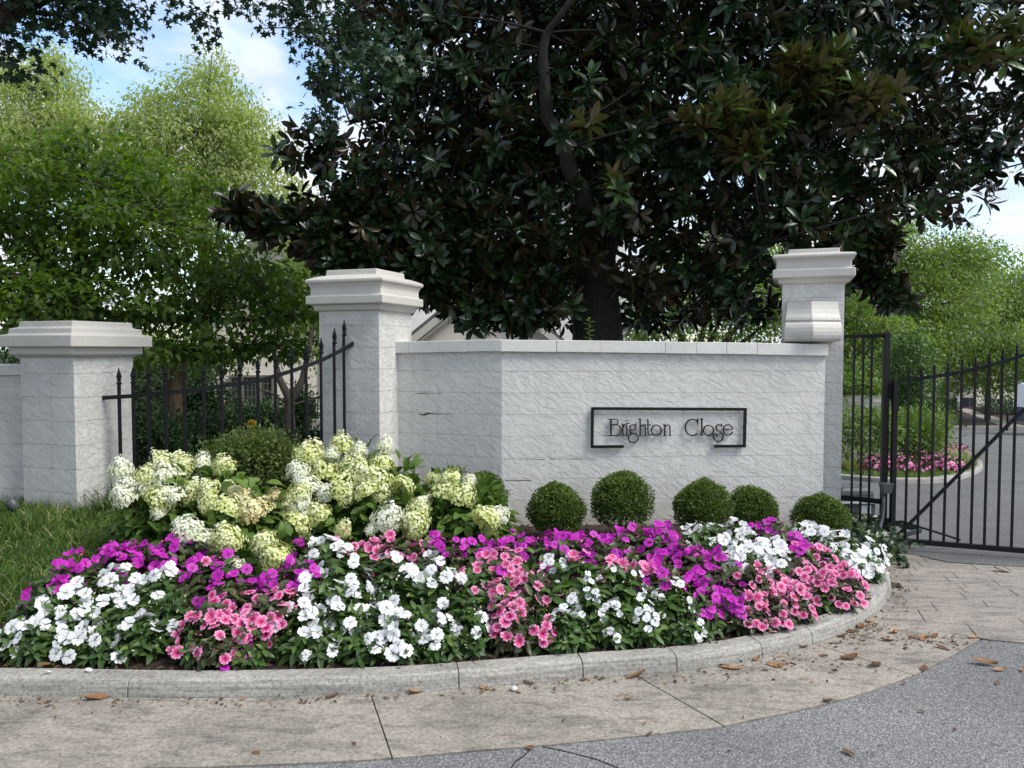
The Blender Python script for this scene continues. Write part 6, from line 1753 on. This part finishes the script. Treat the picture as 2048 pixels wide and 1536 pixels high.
for i in range(24):
    for k in range(4): f.append((i * 4 + k, i * 4 + (k + 1) % 4, ((i + 1) % 24) * 4 + (k + 1) % 4, ((i + 1) % 24) * 4 + k))
lv = MB().add(v, f).build('louvre', M['trim'], house2)
for i in range(8):
    z = cv.z - .27 + i * .077; hw = math.sqrt(max(0, .31 ** 2 - (z - cv.z) ** 2))
    MB().box((cv.x, YG - .035, z), (2 * hw, .05, .03)).build('slat', M['trim'], lv)
mb = MB().rings([(.32, 0), (.32, .01)], 20); mb.v = [(cv.x + x, YG - .012 - z, cv.z + y) for x, y, z in mb.v]; mb.build('backing', M['crack'], lv)
# taller white main block with corner pilaster and arched window
ma, mt, mn_ = frame_obj((P(760, 690, 23.5).x, 23.5), (P(1150, 690, 23.5).x, 23.5))
MB().prism([(ma.x, 23.5), (ma.x + 7.5, 23.5), (ma.x + 7.5, 32), (ma.x, 32)], -.8, 6.2).build('main_block', M['stucco_white'], house2)
mb = MB(); slab(mb, ma, mt, mn_, px_s(ma, mt, 833), px_s(ma, mt, 843), -.5, 6.0, 0, .12); mb.build('pilaster', M['stucco_white'], house2, bevel=.02)
mb = MB(); slab(mb, ma, mt, mn_, px_s(ma, mt, 836), px_s(ma, mt, 840), -.5, 5.9, .12, .18); mb.build('pilaster', M['stucco_white'], house2, bevel=.02)
window(house2, ma, mt, mn_, px_s(ma, mt, 800), px_s(ma, mt, 824), ZY(690, 23.5), ZY(636, 23.5), 3, 5, (), .06, 'trim', .03)
v = [(ma.x - .5, 23.0, 6.2), (ma.x + 8, 23.0, 6.2), (ma.x + 8, 32.5, 6.2), (ma.x - .5, 32.5, 6.2), (ma.x + 3, 27.5, 8.6), (ma.x + 4.5, 27.5, 8.6)]
MB().add(v, [(0, 1, 5, 4), (1, 2, 5), (2, 3, 4, 5), (3, 0, 4), (3, 2, 1, 0)]).build('roof', M['roof'], house2)

# far house at the end of the driveway
YF = 52
fa_, ft, fn = frame_obj((P(1872, 800, YF).x, YF), (P(2300, 800, YF).x, YF))
hz = ZY(841, YF)
house3 = empty('far_house', (fa_.x, fa_.y, hz), 'beige house with dark blue door at the end of the driveway', 'house')
MB().prism([(fa_.x, YF), (fa_.x + 15, YF), (fa_.x + 15, YF + 10), (fa_.x, YF + 10)], hz - 1, hz + 5.0).build('wall', M['stucco_far'], house3)
v = [(fa_.x - .6, YF - .6, hz + 5), (fa_.x + 15.6, YF - .6, hz + 5), (fa_.x + 15.6, YF + 10.6, hz + 5), (fa_.x - .6, YF + 10.6, hz + 5), (fa_.x + 5, YF + 5, hz + 7.6), (fa_.x + 10, YF + 5, hz + 7.6)]
MB().add(v, [(0, 1, 5, 4), (1, 2, 5), (2, 3, 4, 5), (3, 0, 4), (3, 2, 1, 0)]).build('roof', M['roof'], house3)
S = lambda px: px_s(fa_, ft, px)
mb = MB(); slab(mb, fa_, ft, fn, S(1916), S(1940), hz, ZY(795, YF), .02, .06); dr = mb.build('door', M['door'], house3)
mb = MB(); slab(mb, fa_, ft, fn, S(1937), S(1938), ZY(822, YF), ZY(820, YF), .06, .12); mb.build('handle', M['trim'], dr)
mb = MB(); slab(mb, fa_, ft, fn, S(1907), S(1914), hz + .2, ZY(795, YF), .01, .05); mb.build('sidelight', M['glass'], house3)
mb = MB(); slab(mb, fa_, ft, fn, S(1942), S(1949), hz + .2, ZY(795, YF), .01, .05); mb.build('sidelight', M['glass'], house3)
for px in (1902, 1955):
    mb = MB(); slab(mb, fa_, ft, fn, S(px - 3), S(px + 3), hz, hz + 3.0, 1.0, 1.2); mb.build('porch_post', M['stucco_white'], house3, bevel=.02)
mb = MB(); slab(mb, fa_, ft, fn, S(1895), S(1965), hz + 3.0, hz + 3.35, 0, 1.4); mb.build('porch_roof', M['trim'], house3, bevel=.02)
mb = MB(); slab(mb, fa_, ft, fn, S(1895), S(1965), hz - .3, hz, 0, 1.7); mb.build('porch_floor', M['cap'], house3)
for x0, x1 in ((1988, 2005), (2010, 2027), (2070, 2100), (2150, 2180)):
    window(house3, fa_, ft, fn, S(x0), S(x1), ZY(826, YF), ZY(798, YF), 3, 4, (), .08, 'stucco_white', .04)
# verge, kerb and path in front of it
vy = 38.2
zf_ = gz(30, 38)
vg = [(8, vy), (60, vy), (60, 70), (8, 70)]
tag(MB().prism(vg, zf_ - .5, zf_ + .10).build('verge', M['mulch']), kind='structure')
fk = tag(empty('far_kerb', (22, 38, zf_)), kind='structure')
for k in range(12):
    x0 = 14 + k * 2.4
    if 20 < x0 < 20.1: continue
    MB().box((x0 + 1.19, vy - .08, zf_ + .03), (2.37, .2, .30)).build('kerb_segment', M['kerb'], fk, bevel=.02)
wk = P(1930, 850, 44)
tag(MB().prism([(wk.x - 1.4, vy + .03), (wk.x - .3, vy + .03), (P(1940, 840, 50).x, 50.3), (P(1915, 840, 50).x, 50.3)], zf_ - .1, zf_ + .115).build('path', M['apron']), kind='structure')
for i, (px, py, Y, r, rz, lab) in enumerate([(1985, 842, 46, .9, .5, 'dark low shrub under the window of the far house'), (2030, 842, 46, .9, .45, 'dark low shrub right of the far house window'), (1893, 842, 46, .6, .5, 'dark low shrub left of the far house door'), (1884, 825, 48, .3, .9, 'narrow dark conifer at the left corner of the far house')]):
    b = P(px, py, Y); b.z = zf_ + .05
    shrub('garden_shrub', lab, b, [(b.x, b.y, b.z + rz, r, r, rz)], 120, 14, .14, T_SMALL, .12, 'shrub_leaf', 150 + i)
# lamp post stub beside the far kerb
p = P(2014, 866, 37); lp = empty('post', (p.x, p.y, zf_), 'thin dark post standing at the far kerb', 'post')
MB().rings([(.05, zf_ - .2), (.045, zf_ + .9), (.05, zf_ + .92), (.02, ZY(823, 37))], 8, (p.x, p.y)).build('shaft', M['iron'], lp)

# white and blue van entering the picture on the right
M['van_white'] = m_plain('van_white', (.72, .74, .76), .25, var=.03); M['van_blue'] = m_plain('van_blue', (.045, .06, .10), .3, var=.1)
M['tyre'] = m_plain('tyre', (.012, .012, .012), .8); M['rim'] = m_plain('rim', (.35, .36, .37), .35)
M['red'] = m_plain('tail_red', (.35, .02, .02), .3); M['badge'] = m_plain('badge_green', (.25, .45, .12), .4)
vp = P(2036, 884, 31); vz = gz(vp.x + 1, vp.y)
van = empty('parked_van', (vp.x + 3.35, vp.y + 1, vz), 'white van with dark blue lower body at the right picture edge', 'van', None, math.radians(12))
side_o = [(-2.45, .45), (2.45, .45), (2.5, .95), (2.35, 1.15), (1.45, 1.3), (.75, 2.02), (-2.2, 2.08), (-2.45, 1.95), (-2.52, 1.0)]
def van_part(poly, w0, w1, mat, name, bevel=.03):
    n = len(poly)
    v = [(w0, y, z) for y, z in poly] + [(w1, y, z) for y, z in poly]
    return MB().add(v, [tuple(range(n)), tuple(range(2 * n - 1, n - 1, -1))] + [(i, n + i, n + (i + 1) % n, (i + 1) % n) for i in range(n)]).build(name, mat, van, bevel=bevel, local=True)
# the nose points towards the viewer and left
van_part([(-y, z) for y, z in side_o][::-1], -.92, .92, M['van_white'], 'body', .06)
van_part([(-2.5, .38), (-2.5, 1.02), (2.45, 1.02), (2.45, .38)], -.935, .935, M['van_blue'], 'lower_body', .03)
for sx in (-1, 1):
    van_part([(-.75, 1.32), (-.3, 1.88), (.25, 1.88), (.25, 1.32)], sx * .925, sx * .93, M['glass'], 'side_window', 0)
    van_part([(-1.35, 1.28), (-1.3, 1.32), (-1.1, 1.32), (-1.1, 1.2)], sx * .93, sx * 1.08, M['van_white'], 'mirror', .01)
    mb = MB().box((sx * .7, -2.53, .9), (.3, .05, .16)); mb.build('headlight', M['rim'], van, bevel=.02, local=True)
    mb = MB().box((sx * .82, 2.46, 1.1), (.12, .05, .5)); mb.build('tail_light', M['red'], van, bevel=.02, local=True)
    for wy in (-1.55, 1.5):
        mb = MB().rings([(.2, -.12), (.33, -.12), (.35, -.08), (.35, .08), (.33, .12), (.2, .12)], 20); mb.v = [(z + sx * .86, wy + x, .34 + y) for x, y, z in mb.v]
        w = mb.build('wheel', M['tyre'], van, True, local=True)
        mb = MB().rings([(.2, -.128), (.17, -.10), (.05, -.11), (.05, .11), (.17, .10), (.2, .128)], 12); mb.v = [(z + sx * .86, wy + x, .34 + y) for x, y, z in mb.v]
        mb.build('rim', M['rim'], w, local=True)
MB().add([(-.8, -1.42, 1.34), (.8, -1.42, 1.34), (.72, -.82, 1.97), (-.72, -.82, 1.97)], [(0, 1, 2, 3)]).build('windscreen', M['glass'], van, local=True)
MB().box((0, -2.52, .75), (1.1, .05, .16)).build('grille', M['tyre'], van, bevel=.01, local=True)
MB().box((-.945, -.35, 1.05), (.006, .5, .36)).build('decal', M['badge'], van, local=True)

# far wood closing the horizon behind the houses and garden
def far_wood(name, lab, spans, seed):
    rng = np.random.default_rng(seed); Lb = []
    for x0, x1, Y, h in spans:
        x = x0
        while x < x1:
            r = rng.uniform(2.2, 3.6); Lb.append((x, Y + rng.normal() * 2, h * .35, r, r, h * .5 * rng.uniform(.8, 1.2))); x += r * 1.1
    me, _ = crown_mesh('far_trees', Lb, 45 * len(Lb), 16, .7, T_SMALL, .38, M['elm_leaf'], .7, .6, .3, .5, .8, seed)
    o = link(name, me); tag(o, lab, 'trees'); o['kind'] = 'stuff'
far_wood('far_trees', 'far belt of trees closing the view behind the houses', [(-60, -14, 42, 7), (-12, 6, 44, 6), (8, 62, 72, 11), (-110, -60, 60, 9)], 5)

# ------------------------------------------------------------------ fallen leaves and litter
def dead_leaf(seed):
    rng = np.random.default_rng(seed)
    nx, ny = 7, 3
    v, f = [], []
    cu, ro = rng.uniform(.12, .35), rng.uniform(-.5, .5)
    for i in range(nx):
        t = i / (nx - 1); hw = .21 * math.sin(math.pi * min(1, max(0, t * .92 + .04)) ** .9) + .004
        for j in (-1, 0, 1):
            y = hw * j; z = .09 * abs(j) * (.5 + t) * (1 + .6 * j * ro) + cu * (t - .45) ** 2 + rng.normal() * .008
            v.append((t - .5, y + .05 * math.sin(t * 3), z))
    for i in range(nx - 1):
        for j in range(2): f.append((i * 3 + j, (i + 1) * 3 + j, (i + 1) * 3 + j + 1, i * 3 + j + 1))
    v += [(-.5, -.008, .03), (-.5, .008, .03), (-.68, 0, .05)]; n = len(v); f.append((n - 3, n - 1, n - 2))
    me = bpy.data.meshes.new('fallen_leaf'); me.from_pydata(v, [], f)
    a = me.attributes.new('rnd', 'FLOAT', 'POINT'); tone = rng.random(); a.data.foreach_set('value', np.clip(tone + rng.normal(size=n) * .08, 0, 1).astype(np.float32))
    me.materials.append(M['dead_leaf']); me.polygons.foreach_set('use_smooth', [True] * len(f)); me.update(); return me
DLM = [dead_leaf(s) for s in range(1, 9)]
def topz(x, y):
    return gz(x, y) + .008
LEAVES = [(1464, 1343, 38, 'large tan fallen leaf lying against the kerb below the pink drift'), (1552, 1336, 32, 'curled brown fallen leaf on the apron below the right pink drift'), (1607, 1298, 22, 'orange brown fallen leaf against the kerb where it starts to curve'),
          (1698, 1320, 40, 'long pale brown fallen leaf in the middle of the right apron slab'), (1749, 1336, 38, 'dark brown fallen leaf near the outer edge of the right apron slab'), (1970, 1332, 40, 'tan fallen leaf alone on the asphalt at the right'), (2003, 1144, 26, 'reddish brown fallen leaf alone on the stamped paving'),
          (1775, 1285, 26, 'light brown fallen leaf beside the leaf heap'), (1790, 1269, 22, 'yellowish fallen leaf near the apron corner crack'), (1848, 1283, 26, 'brown curled fallen leaf left of the apron corner'), (1870, 1277, 26, 'crumpled dark fallen leaf at the apron corner'),
          (1884, 1300, 26, 'flat fallen leaf by the outer edge of the apron corner'), (1846, 1341, 26, 'two toned fallen leaf lying on the edge of apron and asphalt'), (1514, 1322, 22, 'small orange fallen leaf at the kerb foot'), (1448, 1334, 20, 'small dark fallen leaf behind the large tan one'),
          (1647, 1317, 18, 'small brown fallen leaf on the right apron slab'), (2000, 1345, 22, 'dark curled fallen leaf on the asphalt at the right'), (2045, 1344, 18, 'fallen leaf cut by the right picture edge'), (1994, 1372, 16, 'small fallen leaf on the asphalt in the right corner'), (1696, 1510, 28, 'yellow fallen leaf on the asphalt at the bottom right'),
          (1655, 1408, 24, 'dark fallen leaf on the outer apron edge'), (1272, 1359, 42, 'largest curled brown fallen leaf against the kerb right of the middle'), (1059, 1372, 24, 'orange fallen leaf at the kerb in the middle'), (1167, 1365, 18, 'small rusty fallen leaf at the kerb foot right of the middle'), (833, 1389, 38, 'thin long fallen leaf along the kerb left of the middle'),
          (969, 1381, 22, 'pale fallen leaf at the kerb near the middle'), (1059, 1503, 20, 'brown fallen leaf on the outer apron edge in the middle'), (1255, 1402, 14, 'small pale fallen leaf on the middle apron slab'), (1300, 1472, 14, 'small reddish fallen leaf on the apron edge'), (199, 1401, 50, 'long brown fallen leaf at the kerb foot on the left'), (664, 1398, 32, 'brown fallen leaf at the kerb foot near the left slab joint'),
          (512, 1510, 16, 'orange fallen leaf on the left apron slab'), (1946, 1278, 22, 'pale grey fallen leaf on the corner of the apron'), (1740, 1245, 22, 'dark fallen leaf in the heap at the kerb curve'), (1722, 1258, 26, 'curled fallen leaf in the heap at the kerb curve, lower one'), (1700, 1266, 24, 'broad brown fallen leaf at the left end of the leaf heap'), (1685, 1276, 24, 'dark brown fallen leaf below the leaf heap'),
          (1830, 1279, 20, 'small dark fallen leaf by the corner crack'), (1812, 1300, 16, 'tiny fallen leaf in the middle of the apron corner')]
rr = random.Random(3)
for i, (px, py, w, lab) in enumerate(LEAVES):
    p = PG(px, py); ln = w / F * p.y * 1.1
    o = link('fallen_leaf', DLM[i % 8], None, (p.x, p.y, topz(p.x, p.y) + ln * .03), (rr.uniform(-.25, .25), rr.uniform(-.2, .2), rr.uniform(-1.1, 1.1) + (3.14 if rr.random() < .5 else 0)), (ln, ln * rr.uniform(.75, 1.25), ln * rr.uniform(.3, 1.2)))
    tag(o, lab, 'leaf', 'fallen leaves on the apron and street')
p = PZ(90, 1334, .09); o = link('fallen_leaf', DLM[2], None, (p.x, p.y, .10), (.2, .3, .8), .075); tag(o, 'orange fallen leaf on the mulch behind the kerb at the far left', 'leaf', 'fallen leaves on the apron and street')
p = PG(1028, 1385); mb = MB().rings([(.012, .0), (.019, .008), (.016, .018), (.006, .022)], 8); o = mb.build('pebble', M['cap'], None, True); o.location = (p.x, p.y, .006); tag(o, 'single grey pebble on the apron at the kerb foot', 'pebble')
# petals dropped on the kerb
for i, (px, py, k, lab) in enumerate([(450, 1338, 'm', 'magenta blossom dropped on the kerb'), (178, 1343, 'w', 'white petal dropped on the kerb, the nearer of two'), (97, 1347, 'w', 'white petal dropped on the kerb at the far left'), (1545, 1265, 'p', 'pink blossom dropped on the kerb top at the right')]):
    p = PZ(px, py, .092); o = link('dropped_blossom', FM[k][i % 4], None, (p.x, p.y, p.z + .008), (.3, .2, i), .05 if k != 'w' else .035); tag(o, lab, 'petal', 'dropped blossoms on the kerb')
# crumbs of leaf and twig along the kerb foot, in the apron corner and on the mulch
rng = np.random.default_rng(14); pts = []
for _ in range(900):
    q = KERB[int(rng.integers(30, len(KERB) - 6))]; w = abs(rng.normal()) * .05
    k = 1.0 if q.x < .5 else 1.5
    pts.append((q.x + rng.normal() * .05 + (w * .6 if q.x > 1 else 0), q.y - .015 - w * k, 0))
for _ in range(420):
    c = [(1690, 1268, .12), (1725, 1255, .09), (1800, 1282, .22), (1860, 1285, .14), (1560, 1335, .2)][int(rng.integers(5))]
    q = PG(c[0], c[1]); pts.append((q.x + rng.normal() * c[2], q.y + rng.normal() * c[2] * .5, 0))
pts = [q for q in pts if q[1] < yk(q[0]) - .004 or q[0] > 2.6]
for q in range(260):
    pts.append((rng.uniform(-2.6, 4), rng.uniform(2.4, 4.4), 0))
pts = np.array([(x, y, topz(x, y) + .003) for x, y, z in pts if not (yk(x) - .01 < y and x < 2.97)])
n = len(pts)
me = scatter_mesh('litter', T_SMALL, pts, rdir(n, rng) * np.array([1, 1, .25]), np.array([0, 0, 1]) + rng.normal(size=(n, 3)) * .35, .012 + .03 * rng.random(n) ** 2.5, M['debris'], rng.random(n))
o = tag(link('leaf_litter', me), 'small brown leaf crumbs and twigs along the kerb foot', 'litter'); o['kind'] = 'stuff'
rng = np.random.default_rng(15); n = 5200
x = rng.uniform(-2.9, 2.9, n); y = np.array([yk(a) + .11 for a in x]) + rng.random(n) ** 2 * .9
x2 = rng.uniform(-1.0, 2.6, n // 2); y2 = 6.4 + rng.random(n // 2) * .7
x = np.concatenate([x, x2]); y = np.concatenate([y, y2]); n = len(x)
pos = np.stack([x, y, np.array([bedz(a, b) for a, b in zip(x, y)]) + .008], 1)
me = scatter_mesh('mulch_chips', T_SMALL, pos, rdir(n, rng) * np.array([1, 1, .4]), np.array([0, 0, 1]) + rng.normal(size=(n, 3)) * .5, .012 + .035 * rng.random(n) ** 2, M['debris'], rng.random(n) ** 2.2 * .8)
o = tag(link('mulch_chips', me), 'dark bark mulch chips on the bed behind the kerb', 'mulch'); o['kind'] = 'stuff'
